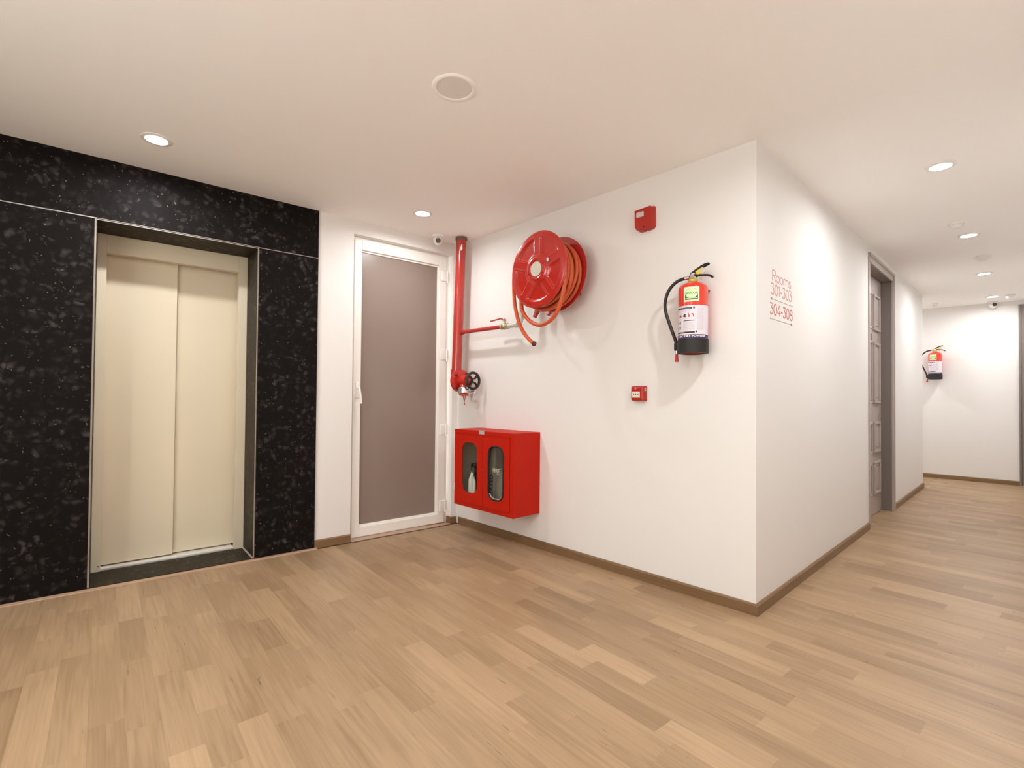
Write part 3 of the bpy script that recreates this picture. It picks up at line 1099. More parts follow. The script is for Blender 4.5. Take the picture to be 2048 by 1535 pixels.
# paint chip near the top, thin flake on the pipe
m_ = MB()
pp = pb.lerp(pt, (2.40 - pb.z) / (pt.z - pb.z))
fl = []
for (da, dz) in ((0.02, 0.026), (0.20, 0.032), (0.16, 0.010), (0.24, -0.004), (0.04, -0.022), (-0.16, -0.024), (-0.12, 0.004)):
    a = -0.62 + da * 1.2
    fl.append((pp.x + 0.0446 * math.cos(a), pp.y + 0.0446 * math.sin(a), pp.z + dz))
fl2 = [Vector(rel(p, org)) for p in fl]
m_.add(fl2 + [v * 1.0 - Vector((0.002, -0.0015, 0)) for v in fl2], [list(range(7)), list(range(7, 14))[::-1]] + [((i + 1) % 7, i, i + 7, (i + 1) % 7 + 7) for i in range(7)])
m_.build('paint_chip', WALL, ris)
bz = 1.680
m_ = MB()
m_.cyl(rel((-2.40, -0.125, bz), org), rel((-1.850, -0.12, 1.677), org), 0.0165, 24)
m_.cyl(rel((-2.365, -0.125, bz), org), rel((-2.345, -0.125, bz), org), 0.023, 24)
m_.build('branch_pipe', PIPE, ris)
bv = MB()
bv.cyl(rel((-1.865, -0.12, 1.677), org), rel((-1.845, -0.12, 1.677), org), 0.023, 8, smooth=False)
bv.sphere(rel((-1.825, -0.12, 1.677), org), 0.026, 16, 10)
bv.cyl(rel((-1.805, -0.12, 1.677), org), rel((-1.785, -0.12, 1.677), org), 0.024, 8, smooth=False)
bv.cyl(rel((-1.825, -0.12, 1.690), org), rel((-1.825, -0.12, 1.722), org), 0.010, 12)
bv.cyl(rel((-1.825, -0.12, 1.720), org), rel((-1.825, -0.12, 1.732), org), 0.014, 6, smooth=False)
bv.cyl(rel((-1.825, -0.12, 1.732), org), rel((-1.825, -0.12, 1.742), org), 0.006, 10)
bv = bv.build('ball_valve', BRASS, ris)
lv = MB()
lv.tube([rel(p, org) for p in ((-1.818, -0.12, 1.728), (-1.838, -0.12, 1.728), (-1.858, -0.12, 1.741), (-1.885, -0.12, 1.742), (-1.99, -0.12, 1.734))], 0.006, 8, flat=1.4)
lv.build('lever', PIPE, bv)
gp = MB()
gp.tube([rel(p, org) for p in spline([(-1.79, -0.12, 1.677), (-1.72, -0.12, 1.677), (-1.675, -0.12, 1.679), (-1.652, -0.12, 1.692), (-1.643, -0.12, 1.72), (-1.643, -0.12, 1.78), (-1.643, -0.12, 1.93), (-1.640, -0.12, 1.962), (-1.615, -0.12, 1.98), (-1.56, -0.115, 1.981), (-1.42, -0.09, 1.981), (-1.36, -0.085, 1.981)], 6)], 0.0185, 18)
gp.cyl(rel((-1.70, -0.12, 1.677), org), rel((-1.675, -0.12, 1.679), org), 0.0235, 20)
gp.cyl(rel((-1.643, -0.12, 1.715), org), rel((-1.643, -0.12, 1.745), org), 0.0235, 20)
gp.build('galvanised_pipe', STEEL, ris)

# ------------------------------------------------------------------ landing valve
VO = Vector((-2.425, -0.135, 1.262))
lv_ = thing('landing_valve', 'red fire landing valve with black handwheel at the foot of the riser', 'valve', tuple(VO))
m_ = MB()
RX = Matrix.Rotation(pi / 2, 4, 'Y')           # local z -> world x
m_.tube(spline([(0.0, 0, 0.10), (0, 0, 0.045), (0.012, 0, 0.012), (0.045, 0, 0.0), (0.052, 0, 0)], 6), 0.0425, 24)
m_.build('elbow', PIPE, lv_)
m_ = MB()
m_.lathe([(0.02, 0.050), (0.094, 0.050), (0.098, 0.053), (0.098, 0.062), (0.094, 0.065), (0.02, 0.065)], 44, RX)
m_.lathe([(0.02, 0.067), (0.094, 0.067), (0.098, 0.070), (0.098, 0.079), (0.094, 0.082), (0.02, 0.082)], 44, RX)
fl_ = m_.build('flange', RED, lv_)
for k in range(4):
    a = pi / 4 + k * pi / 2 + 0.1
    bm_ = MB()
    c = (0.0, 0.076 * math.cos(a), 0.076 * math.sin(a))
    bm_.cyl((0.045, c[1], c[2]), (0.094, c[1], c[2]), 0.0095, 6, smooth=False)
    bm_.build('bolt', IRON, fl_)
m_ = MB()
m_.lathe([(0.030, 0.08), (0.052, 0.085), (0.054, 0.10), (0.054, 0.16), (0.048, 0.175), (0.030, 0.18), (0.0001, 0.18)], 32, RX)
m_.build('valve_body', RED, lv_)
m_ = MB()
m_.lathe([(0.030, 0.175), (0.034, 0.178), (0.034, 0.190), (0.020, 0.196), (0.014, 0.215), (0.014, 0.225), (0.0001, 0.225)], 20, RX)
m_.build('bonnet', RED, lv_)
hw = MB()
WX = 0.236
ring = [(WX, 0.066 * math.cos(2 * pi * k / 40), 0.066 * math.sin(2 * pi * k / 40)) for k in range(40)]
hw.tube(ring, 0.0115, 12, closed=True)
for k in range(4):
    a = pi / 4 + k * pi / 2
    hw.tube([(WX, 0.012 * math.cos(a), 0.012 * math.sin(a)), (WX, 0.062 * math.cos(a), 0.062 * math.sin(a))], 0.0095, 8)
hw.cyl((WX - 0.012, 0, 0), (WX + 0.008, 0, 0), 0.020, 20)
hw = hw.build('handwheel', IRON, lv_)
m_ = MB().cyl((WX + 0.008, 0, 0), (WX + 0.018, 0, 0), 0.012, 6, smooth=False)
m_.cyl((WX + 0.018, 0, 0), (WX + 0.026, 0, 0), 0.006, 12)
m_.build('nut', CHROME, hw)
# outlet pointing down, tipped towards the room
od = Vector((0.20, -0.20, -0.96)).normalized()
ob = Vector((0.128, -0.005, -0.02))
m_ = MB()
m_.cyl(ob, ob + od * 0.062, 0.040, 28)
m_.build('outlet_neck', RED, lv_)
m_ = MB()
q = od.to_track_quat('Z', 'Y').to_matrix().to_4x4()
q.translation = ob + od * 0.05
m_.lathe([(0.030, -0.008), (0.048, -0.008), (0.053, -0.003), (0.053, 0.046), (0.050, 0.050), (0.042, 0.050)], 36, q)
coup = m_.build('coupling', CHROME, lv_)
m_ = MB()
q2 = q.copy(); q2.translation = ob + od * 0.095
m_.lathe([(0.042, -0.002), (0.044, 0.004), (0.038, 0.010), (0.0001, 0.012)], 32, q2)
cap_ = m_.build('outlet_cap', RED, lv_)
m_ = MB()
c0 = ob + od * 0.105
lk = c0 + Vector((0.012, -0.004, -0.052))
m_.tube([c0 + Vector((-0.016, 0, 0.0)), lk, c0 + Vector((0.022, 0, 0.004))], 0.0035, 8)
m_.tube([lk, lk + Vector((0.001, 0, -0.018))], 0.0028, 8)
m_.sphere(lk + Vector((0.001, 0, -0.022)), 0.006, 12, 8)
m_.build('cap_hook', RED, cap_)
m_ = MB()
l0 = ob + od * 0.078 + Vector((0.040, 0.010, 0.0))
m_.cyl(l0, l0 + Vector((0.068, 0.012, 0.0)), 0.0125, 16)
m_.cyl(l0 + Vector((0.066, 0.0116, 0)), l0 + Vector((0.076, 0.0134, 0)), 0.0145, 16)
m_.build('release_lug', CHROME, coup)

# ------------------------------------------------------------------ fire hose reel
RC = Vector((-1.272, -0.225, 1.982))
reel = thing('fire_hose_reel', 'large red fire hose reel on the wall with an orange hose', 'hose reel', tuple(RC), -0.03)
R = 0.256
YFR, YBK = -0.113, 0.105      # front and back disc planes in local y


def sstep(a, b, x):
    t = max(0.0, min(1.0, (x - a) / (b - a)))
    return t * t * (3 - 2 * t)


def disc_face(yc_, sign, pockets=True):
    b = MB()
    rs = [0.0, 0.03, 0.052, 0.056, 0.060, 0.066, 0.074, 0.082, 0.088, 0.094, 0.100, 0.105, 0.110, 0.116, 0.13, 0.15, 0.17, 0.19,
          0.200, 0.205, 0.210, 0.216, 0.225, 0.238, 0.246, 0.250, 0.254, 0.256, 0.2565]
    NA = 240
    vs = []
    for r_ in rs:
        for k in range(NA):
            a = 2 * pi * k / NA
            h = 0.0
            h += 0.010 * (1 - sstep(0.080, 0.100, r_))             # raised boss
            h -= 0.006 * (1 - sstep(0.054, 0.062, r_))             # dished centre
            if pockets:
                aa = ((a - (-pi / 2)) / (2 * pi / 5)) % 1.0
                aa = abs(aa - 0.5)                               # 0 on a rib, 0.5 in pocket centre
                aa = 0.5 - abs(0.5 - abs(((a + pi / 2) / (2 * pi / 5)) % 1.0 - 0.0)) if False else abs((((a + pi / 2) / (2 * pi / 5)) + 0.5) % 1.0 - 0.5)
                ang_ = aa * (2 * pi / 5)                          # angle from pocket centre
                dist = ang_ * r_
                halfw = (pi / 5) * r_ - 0.029                     # ribs of constant width
                pk = (1 - sstep(halfw - 0.008, halfw, dist)) * sstep(0.103, 0.112, r_) * (1 - sstep(0.204, 0.213, r_))
                h -= 0.010 * pk
                # pressed ridge around the pocket
                e1 = math.exp(-((dist - halfw - 0.001) / 0.003) ** 2) * sstep(0.103, 0.112, r_) * (1 - sstep(0.207, 0.216, r_))
                e2 = math.exp(-((r_ - 0.213) / 0.0035) ** 2) * (1 - sstep(halfw - 0.004, halfw + 0.006, dist))
                h += 0.0025 * min(1, e1 + e2)
            h -= 0.010 * sstep(0.244, 0.2565, r_) ** 2               # rolled rim
            vs.append((r_ * math.cos(a), yc_ + sign * h, r_ * math.sin(a)))
    fs = []
    for i in range(len(rs) - 1):
        for k in range(NA):
            l = (k + 1) % NA
            f = (i * NA + k, i * NA + l, (i + 1) * NA + l, (i + 1) * NA + k)
            if i == 0:
                f = (i * NA, (i + 1) * NA + l, (i + 1) * NA + k)
            fs.append(f if sign < 0 else f[::-1])
    # back skin
    n = len(vs)
    for k in range(NA):
        a = 2 * pi * k / NA
        vs.append((R * math.cos(a), yc_ - sign * 0.014, R * math.sin(a)))
    for k in range(NA):
        a = 2 * pi * k / NA
        vs.append((0.05 * math.cos(a), yc_ - sign * 0.012, 0.05 * math.sin(a)))
    last = (len(rs) - 1) * NA
    for k in range(NA):
        l = (k + 1) % NA
        f1 = (last + k, last + l, n + l, n + k)
        f2 = (n + k, n + l, n + NA + l, n + NA + k)
        fs.append(f1 if sign < 0 else f1[::-1])
        fs.append(f2 if sign < 0 else f2[::-1])
    b.add(vs, fs, True)
    return b


fd = disc_face(YFR, -1).build('front_disc', RED, reel, angle=1.2)
disc_face(YBK, 1, False).build('back_disc', DRED, reel, angle=1.2)
m_ = MB().cyl((0, YFR + 0.012, 0), (0, YBK - 0.012, 0), 0.15, 48)
m_.build('drum', DRED, reel)
m_ = MB()
m_.cyl((0, YFR - 0.0035, 0), (0, YFR - 0.0095, 0), 0.0495, 40)
m_.build('hub_cap', HUB, fd)
for a in (100, 25, 200, -95, -28):
    a = math.radians(a)
    m_ = MB().cyl((0.070 * math.cos(a), YFR - 0.008, 0.070 * math.sin(a)), (0.070 * math.cos(a), YFR - 0.016, 0.070 * math.sin(a)), 0.006, 10)
    m_.build('bolt', RED, fd)
m_ = MB()
flat_poly(m_, [(0.093, 0.044), (0.105, 0.028), (0.117, 0.040), (0.106, 0.058)], YFR - 0.0065, YFR - 0.0035)
m_.build('sticker', STICK, fd)
# hose: wound turns, one slack loop and a hanging tail with its end fitting, all one tube
path = []
rh = random.Random(3)
turns = [(-0.062, 0.216, -0.020), (-0.03, 0.226, -0.028), (0.0, 0.214, -0.022), (0.03, 0.222, -0.026), (0.062, 0.212, -0.016), (0.045, 0.19, -0.004), (-0.02, 0.188, -0.004)]
hb = MB()
for ti, (yy, rr, dz) in enumerate(turns):
    pts = []
    ph = rh.random() * 6
    amp = 0.010 + 0.006 * rh.random()
    for k in range(64):
        a = 2 * pi * k / 64
        ry = yy + 0.008 * math.sin(a + ph) + 0.006 * math.sin(2 * a + ph * 2)
        r2 = rr + amp * math.sin(a * 1 + ph) * 0.5
        pts.append((r2 * math.cos(a), ry, dz + r2 * math.sin(a)))
    hb.tube(pts, 0.0135, 12, closed=True)
L_ = lambda x, z, y: ((x + 1.272), y, z - 1.982)
loop = [(0.180, -0.045, 0.12), (0.208, -0.060, 0.075), L_(-1.056, 2.003, -0.078), L_(-1.047, 1.882, -0.082), L_(-1.068, 1.776, -0.085), L_(-1.110, 1.683, -0.085),
        L_(-1.176, 1.630, -0.085), L_(-1.262, 1.611, -0.085), L_(-1.352, 1.640, -0.082), L_(-1.425, 1.700, -0.08), L_(-1.462, 1.765, -0.075),
        L_(-1.470, 1.835, -0.065), (-0.190, -0.055, -0.06), (-0.196, -0.050, 0.03)]
hb.tube(spline(loop, 8), 0.0135, 14)
tail = [(-0.17, -0.055, 0.13), (-0.215, -0.075, 0.075), L_(-1.524, 1.99, -0.088), L_(-1.524, 1.90, -0.092), L_(-1.512, 1.801, -0.095), L_(-1.490, 1.715, -0.095),
        L_(-1.456, 1.634, -0.095), L_(-1.407, 1.565, -0.095), L_(-1.357, 1.520, -0.095), L_(-1.311, 1.488, -0.095)]
hb.tube(spline(tail, 8), 0.0130, 14)
hose_o = hb.build('hose', HOSE, reel)
m_ = MB()
e1, e0 = Vector(L_(-1.307, 1.485, -0.095)), Vector(L_(-1.320, 1.494, -0.095))
dd_ = (e1 - e0).normalized()
m_.lathe([(0.0125, 0.004), (0.0160, 0.004), (0.0170, 0.010), (0.0160, 0.016), (0.0115, 0.016)], 24, Matrix.Translation(e0) @ dd_.to_track_quat('Z', 'Y').to_matrix().to_4x4())
m_.build('end_fitting', IRON, hose_o)
# wall bracket behind the reel
m_ = MB()
m_.box(-0.16, 0.10, 0.208, 0.224, -0.14, 0.14)
m_.cyl((0, YBK, 0), (0, 0.218, 0), 0.045, 24)
m_.build('wall_bracket', DRED, reel)
MB().tube([(-0.225, 0.17, -0.10), (-0.238, 0.14, -0.20), (-0.258, 0.12, -0.266)], [0.020, 0.022, 0.015], 4, smooth=False).build('guide_arm', DRED, reel)
MB().tube([(-0.10, 0.18, -0.12), (-0.115, 0.15, -0.215), (-0.135, 0.13, -0.262)], [0.022, 0.024, 0.016], 4, smooth=False).build('guide_arm', DRED, reel)

# ------------------------------------------------------------------ fire hose cabinet
CO = Vector((-2.245, -0.265, 0.262))
cab = thing('fire_hose_cabinet', 'red metal fire hose cabinet with two glazed doors under the valve', 'cabinet', tuple(CO))
CW, CD, CH = 0.695, 0.265, 0.605
th = 0.006
m_ = MB()
m_.box(0, CW, 0.0, CD - 0.001, 0, th)
m_.box(0, CW, 0.0, CD - 0.001, CH - th, CH)
m_.box(0, th, 0.0, CD - 0.001, th, CH - th)
m_.box(CW - th, CW, 0.0, CD - 0.001, th, CH - th)
# face frame
m_.box(0, CW, -0.0038, 0.0, CH - 0.034, CH)
m_.box(0, CW, -0.0038, 0.0, 0.0, 0.044)
m_.box(0, 0.030, -0.0038, 0.0, 0.044, CH - 0.034)
m_.box(CW - 0.062, CW, -0.0038, 0.0, 0.044, CH - 0.034)
m_.box(CW - 0.036, CW, -0.0090, -0.0038, 0.0, CH)
m_.box(0, 0.014, -0.0090, -0.0038, 0.036, CH - 0.030)
m_.box(0, CW - 0.036, -0.0090, -0.0038, 0.0, 0.036)
m_.box(0, CW - 0.036, -0.0090, -0.0038, CH - 0.030, CH)
m_.build('cabinet_body', CABRED, cab)
for q0, q1 in ((th, th + 0.003), (CW - th - 0.003, CW - th)):
    MB().box(q0, q1, 0.004, CD - 0.01, th + 0.004, CH - th - 0.004).build('side_liner', CABIN, cab)
MB().box(th + 0.004, CW - th - 0.004, 0.012, CD - 0.01, CH - th - 0.003, CH - th).build('top_liner', CABIN, cab)
MB().box(th, CW - th, CD - 0.008, CD - 0.002, th, CH - th).build('back_panel', CABIN, cab)
MB().box(th, CW - th, 0.03, CD - 0.01, th, th + 0.003).build('floor_panel', CABIN, cab)
DZ0, DZ1 = 0.040, 0.572
for side, (a0, a1, wx, wz, ww, wh) in enumerate(((0.016, 0.354, 0.194, 0.311, 0.190, 0.392), (0.357, 0.655, 0.507, 0.300, 0.170, 0.400))):
    dm = MB()
    inner = rrect(wx, wz, ww, wh, 0.062)
    plate_with_hole(dm, a0, a1, DZ0, DZ1, inner, -0.012, -0.004)
    # turned bottom and top lip
    dm.box(a0, a1, -0.016, -0.011, DZ0 - 0.003, DZ0 + 0.003)
    dm.box(a0, a1, -0.014, -0.011, DZ1 - 0.002, DZ1 + 0.002)
    door = dm.build('cabinet_door', CABRED, cab)
    gm = MB()
    N_ = len(inner)
    flat_poly(gm, rrect(wx, wz, ww + 0.006, wh + 0.006, 0.064), -0.0035, -0.001)
    pane = gm.build('glass_pane', GLASS, door)
    if side == 1:
        ga = MB()
        ga.tube([(p[0], -0.013, p[1]) for p in rrect(wx, wz, ww - 0.006, wh - 0.006, 0.060)], 0.0062, 8, closed=True)
        o = ga.build('rubber_gasket', GASKET, door)
        o['label'] = 'black rubber gasket round the right pane'
        ga = MB()
        pl = [p for p in rrect(wx, wz, ww - 0.020, wh - 0.022, 0.056) if p[1] < wz - wh / 2 + 0.055]
        pl = sorted(pl, key=lambda p: p[0])
        ga.tube([(p[0], -0.0075, p[1]) for p in pl], 0.0038, 6)
        ga.build('gasket_lip', mat('pale_gasket_lip', rgb(190, 180, 160), 0.5), door)
        tx = MB()
        tp, tf = text_fit('FIRE', -1.779 + 2.245, -1.703 + 2.245, 0.568 - 0.262, 0.597 - 0.262, 0.0)
        tx.add([(x, -0.0042, z) for x, z in tp], tf)
        tp, tf = text_fit('HOSE', -1.738 + 2.245, -1.703 + 2.245, 0.552 - 0.262, 0.560 - 0.262, 0.0)
        tx.add([(x, -0.0042, z) for x, z in tp], tf)
        tx.build('lettering', FIREINK, pane)
m_ = MB()
m_.box(0.314, 0.376, -0.017, -0.003, CH - 0.026, CH + 0.004, bev=0.002)
m_.build('latch_plate', CHROME, cab)
m_ = MB()
m_.cyl((0.366, -0.018, 0.312), (0.366, -0.011, 0.312), 0.008, 16)
m_.build('lock', DRED, cab)
m_ = MB()
m_.cyl((CW + 0.0003, 0.222, CH - 0.045), (CW + 0.002, 0.222, CH - 0.045), 0.005, 12)
m_.build('rivet', CABRED, cab)
m_ = MB().box(0.001, 0.006, -0.0105, -0.0091, 0.115, 0.17)
m_.build('hinge_mark', WPLASTIC, cab)

# things in the cabinet
NZ = Vector((-2.170, -0.120, 0.2712))
nz = thing('hose_nozzle', 'black and silver hose nozzle standing behind the left cabinet pane', 'nozzle', tuple(NZ))
m_ = MB()
m_.lathe([(0.0001, 0.0), (0.040, 0.0), (0.040, 0.05), (0.034, 0.07), (0.026, 0.12), (0.026, 0.18), (0.033, 0.20), (0.036, 0.30), (0.030, 0.31), (0.0001, 0.31)], 24)
m_.build('barrel', BLACK, nz)
m_ = MB()
m_.box(0.006, 0.026, -0.040, -0.030, 0.205, 0.285, bev=0.002)
m_.build('metal_plate', CHROME, nz)
m_ = MB()
m_.box(-0.036, -0.008, -0.045, -0.025, 0.115, 0.145, bev=0.004)
m_.build('metal_lug', CHROME, nz)
m_ = MB()
m_.tube([(0.0, -0.03, 0.29), (0.04, -0.04, 0.285), (0.065, -0.03, 0.25)], 0.008, 8)
m_.build('handle', BLACK, nz)
cb_ = bmesh.new()
bmesh.ops.create_icosphere(cb_, subdivisions=4, radius=1.0)
rc = random.Random(5)
from mathutils import noise as mn
for v in cb_.verts:
    n0 = mn.noise(Vector((v.co.x * 2.2, v.co.y * 2.2, v.co.z * 1.4))) * 0.22 + mn.noise(v.co * 6) * 0.07
    v.co = v.co * (1 + n0)
    tzz = (v.co.z + 1.15) / 2.3
    v.co = Vector((v.co.x * 0.044 * (1.15 - 0.55 * tzz), v.co.y * 0.024, 0.130 + v.co.z * 0.122))
    v.co.z = max(v.co.z, 0.0)
me = bpy.data.meshes.new('cloth_bag')
cb_.to_mesh(me); cb_.free()
me.polygons.foreach_set('use_smooth', [True] * len(me.polygons))
me.materials.append(CLOTH)
o = bpy.data.objects.new('cloth_bag', me)
COL.objects.link(o)
o.location = (-2.092, -0.214, 0.2715)
tag(o, 'crumpled white cloth leaning on the nozzle in the cabinet', 'cloth')
ch = thing('canvas_hose', 'rolled grey canvas hose standing behind the right cabinet pane', 'hose', (-1.752, -0.120, 0.2715))
m_ = MB()
m_.lathe([(0.0001, -0.05), (0.155, -0.05), (0.160, -0.046), (0.160, 0.046), (0.155, 0.05), (0.0001, 0.05)], 48, Matrix.Translation((0, 0, 0.162)) @ Matrix.Rotation(pi / 2, 4, 'X'))
m_.build('hose_roll', CANVAS, ch)
m_ = MB()
for k in range(7):
    rr = 0.03 + 0.02 * k
    m_.tube([(rr * math.cos(2 * pi * i / 40), -0.050, 0.162 + rr * math.sin(2 * pi * i / 40)) for i in range(40)], 0.006, 6, closed=True)
m_.build('hose_edge', CANVAS, ch)
m_ = MB()
m_.box(-0.155, -0.09, -0.078, -0.056, 0.02, 0.55, bev=0.004)
fp = m_.build('hose_flap', CANVAS, ch)
tx = MB()
tp, tf = text_fit('OATED', 0, 0.17, 0, 0.040, 0.02)
tx.add([(-0.103 - z, -0.0792, 0.090 + x) for x, z in tp], tf)
tx.build('lettering', INK, fp)

# ------------------------------------------------------------------ fire extinguishers
ext = thing('fire_extinguisher', 'large red fire extinguisher hung on the lobby wall near the corner', 'fire extinguisher', (-0.300, -0.100, 1.378), 0, 'red powder fire extinguishers')
ER = 0.0785
EZ = 0.398     # top of the dome
m_ = MB()
prof = [(0.0001, 0.006), (0.05, 0.006), (0.070, 0.0), (ER, 0.006), (ER, 0.355)]
for k in range(1, 11):
    a = k / 10 * pi / 2 * 0.93
    prof.append((ER * math.cos(a), 0.355 + 0.043 * math.sin(a)))
prof.append((0.0001, 0.400))
m_.lathe(prof, 56)
m_.build('cylinder', EXTRED, ext)
m_ = MB()
m_.lathe([(0.062, -0.003), (ER + 0.0042, 0.0), (ER + 0.0042, 0.074), (ER + 0.001, 0.077), (ER + 0.0002, 0.077), (ER + 0.0002, 0.0)], 56)
m_.build('rubber_boot', RUBBER, ext)


def wrap(mb_, pts, faces, rad, az):
    """map (arc metres, z) points onto the cylinder, az = facing azimuth right of the wall normal"""
    vs = []
    for (x, z) in pts:
        a = -pi / 2 + az + x / ER
        vs.append((rad * math.cos(a), rad * math.sin(a), z))
    mb_.add(vs, faces, False)


def wrect(mb_, x0, x1, z0, z1, rad, az, n=None):
    n = n or max(1, int(abs(x1 - x0) / 0.008))
    pts = []
    for i in range(n + 1):
        x = x0 + (x1 - x0) * i / n
        pts += [(x, z0), (x, z1)]
    wrap(mb_, pts, [(2 * i, 2 * i + 2, 2 * i + 3, 2 * i + 1) for i in range(n)], rad, az)


def welli(mb_, cx, cz, rx, rz, rad, az, n=36, rings=7):
    pts = []
    for j in range(rings + 1):
        q = max(j / rings, 0.001)
        pts += [(cx + q * rx * math.cos(2 * pi * i / n), cz + q * rz * math.sin(2 * pi * i / n)) for i in range(n)]
    fs = []
    for j in range(rings):
        for i in range(n):
            k = (i + 1) % n
            fs.append((j * n + i, (j + 1) * n + i, (j + 1) * n + k, j * n + k))
    wrap(mb_, pts, fs, rad, az)


def wtext(mb_, s, x0, x1, z0, z1, rad, az, bold=0.0):
    tp, tf = text_fit(s, x0, x1, z0, z1, bold)
    wrap(mb_, tp, tf, rad, az)


AZ = math.radians(26.5)
# paper label
lab = MB()
wrect(lab, -0.128, 0.118, 0.098, 0.2565, ER + 0.0006, AZ)
lab = lab.build('instruction_label', LABEL, ext)
l2 = MB()
wrect(l2, -0.128, 0.118, 0.077, 0.0975, ER + 0.0006, AZ)
l2 = l2.build('purple_band', PURPLE, ext)
tx = MB()
wtext(tx, 'ABC DRY POWDER', -0.087, 0.072, 0.0845, 0.0945, ER + 0.0010, AZ, 0.03)
tx.build('lettering', WINK, l2)
R1 = ER + 0.0010
ink = MB()
wrect(ink, -0.105, -0.004, 0.237, 0.2465, R1, AZ)
ink.build('title_bar', NAVY, lab)
tx = MB()
wtext(tx, 'FIRE EXTINGUISHER', -0.070, -0.012, 0.2395, 0.2435, R1 + 0.0003, AZ)
tx.build('title_lettering', GINK, lab)
ink = MB()
wrect(ink, 0.001, 0.010, 0.238, 0.2475, R1, AZ)
ink.build('badge', PURPLE, lab)
ink = MB()
wrect(ink, -0.050, 0.010, 0.172, 0.1765, R1, AZ)
wrect(ink, -0.105, 0.010, 0.1055, 0.114, R1, AZ)
wrect(ink, 0.014, 0.023, 0.108, 0.1175, R1, AZ)
for (a0, b0) in ((-0.098, 0.158), (-0.080, 0.158), (-0.098, 0.130), (-0.080, 0.130)):
    wrect(ink, a0, a0 + 0.004, b0 + 0.002, b0 + 0.012, R1, AZ)
    wrect(ink, a0 + 0.0055, a0 + 0.0095, b0 + 0.004, b0 + 0.014, R1, AZ)
    wrect(ink, a0 + 0.002, a0 + 0.009, b0 - 0.002, b0 + 0.002, R1, AZ)
wrap(ink, [(-0.056, 0.200), (-0.047, 0.210), (-0.034, 0.211), (-0.040, 0.203), (-0.036, 0.194), (-0.046, 0.193)], [(0, 1, 2, 3, 4, 5)], R1, AZ)
ink.build('black_print', INK, lab)
tx = MB()
wtext(tx, 'STORED PRESSURE', -0.075, -0.045, 0.1075, 0.112, R1 + 0.0003, AZ)
tx.build('white_print', WINK, lab)
ink = MB()
wrap(ink, [(-0.086, 0.194), (-0.067, 0.194), (-0.064, 0.204), (-0.070, 0.209), (-0.076, 0.203), (-0.084, 0.201)], [(0, 1, 2, 3, 4, 5)], R1, AZ)
ink.build('pictogram', RINK, lab)
ink = MB()
wrap(ink, [(-0.027, 0.196), (-0.022, 0.192), (-0.014, 0.195), (-0.017, 0.201), (-0.020, 0.2135), (-0.024, 0.2135), (-0.023, 0.201)], [(0, 1, 2, 3, 4, 5, 6)], R1, AZ)
ink.build('pictogram', RINK, lab)
ink = MB()
wrap(ink, [(0.001, 0.193), (0.0045, 0.193), (0.005, 0.207), (0.0, 0.212), (-0.008, 0.212), (-0.008, 0.209), (-0.001, 0.208)], [(0, 1, 2, 3, 4, 5, 6)], R1, AZ)
ink.build('pictogram', RINK, lab)
ink = MB()
wtext(ink, 'OPERATING INSTRUCTIONS', -0.085, -0.012, 0.2235, 0.2285, R1, AZ)
for k in range(9):
    wrect(ink, -0.052, 0.008, 0.162 - k * 0.0048, 0.1632 - k * 0.0048, R1, AZ)
for k in range(24):
    wrect(ink, 0.020, 0.066 - (k % 4) * 0.004, 0.238 - k * 0.0050, 0.2393 - k * 0.0050, R1, AZ)
wrect(ink, -0.104, 0.010, 0.184, 0.1846, R1, AZ)
ink.build('grey_print', GINK, lab)
# square maker's label
AZL = math.radians(20.5)
sq = MB()
wrect(sq, -0.041, 0.041, 0.277, 0.357, ER + 0.0006, AZL)
sq = sq.build('square_label', CREAM, ext)
g_ = MB(); wrect(g_, -0.034, 0.034, 0.2865, 0.318, R1, AZL); g_.build('green_field', DGREEN, sq)
g_ = MB(); wrect(g_, -0.031, 0.031, 0.2925, 0.2965, R1 + 0.0003, AZL); g_.build('pale_bar', PGREEN, sq)
g_ = MB(); welli(g_, 0, 0.322, 0.034, 0.0285, R1 + 0.0003, AZL); g_.build('green_ring', GREEN, sq)
g_ = MB(); welli(g_, 0, 0.322, 0.0325, 0.027, R1 + 0.0006, AZL); g_.build('pale_disc', PGREEN, sq)
tx = MB(); wtext(tx, 'SAVIOUR', -0.0305, 0.0305, 0.3165, 0.3285, R1 + 0.0010, AZL, 0.02); tx.build('lettering', GREEN, sq)

m_ = MB()
m_.lathe([(0.024, 0.396), (0.027, 0.400), (0.027, 0.409), (0.022, 0.413), (0.020, 0.424), (0.0001, 0.424)], 28)
m_.build('collar', YBRASS, ext)
e_ = lambda x, z, y=0.0: (x + 0.300, y, z - 1.378)
m_ = MB()
m_.cyl(e_(-0.300, 1.795), e_(-0.300, 1.822), 0.0155, 20)
m_.cyl(e_(-0.291, 1.803, -0.030), e_(-0.291, 1.803, 0.012), 0.0125, 24)
m_.cyl(e_(-0.345, 1.803), e_(-0.300, 1.803), 0.0085, 16)
m_.build('valve_head', CHROME, ext)
m_ = MB()
for yy in (-0.009, 0.009):
    up_ = [e_(-0.314, 1.806, yy), e_(-0.314, 1.825, yy), e_(-0.284, 1.842, yy), e_(-0.253, 1.857, yy), e_(-0.23, 1.865, yy), e_(-0.212, 1.867, yy), e_(-0.207, 1.863, yy),
           e_(-0.213, 1.857, yy), e_(-0.236, 1.850, yy), e_(-0.262, 1.838, yy), e_(-0.29, 1.822, yy), e_(-0.304, 1.815, yy)]
    n = len(up_)
    s_ = 0.0015
    vs = [(p[0], p[1] - s_, p[2]) for p in up_] + [(p[0], p[1] + s_, p[2]) for p in up_]
    m_.add(vs, [list(range(n)), list(range(n, 2 * n))[::-1]] + [((i + 1) % n, i, i + n, (i + 1) % n + n) for i in range(n)])
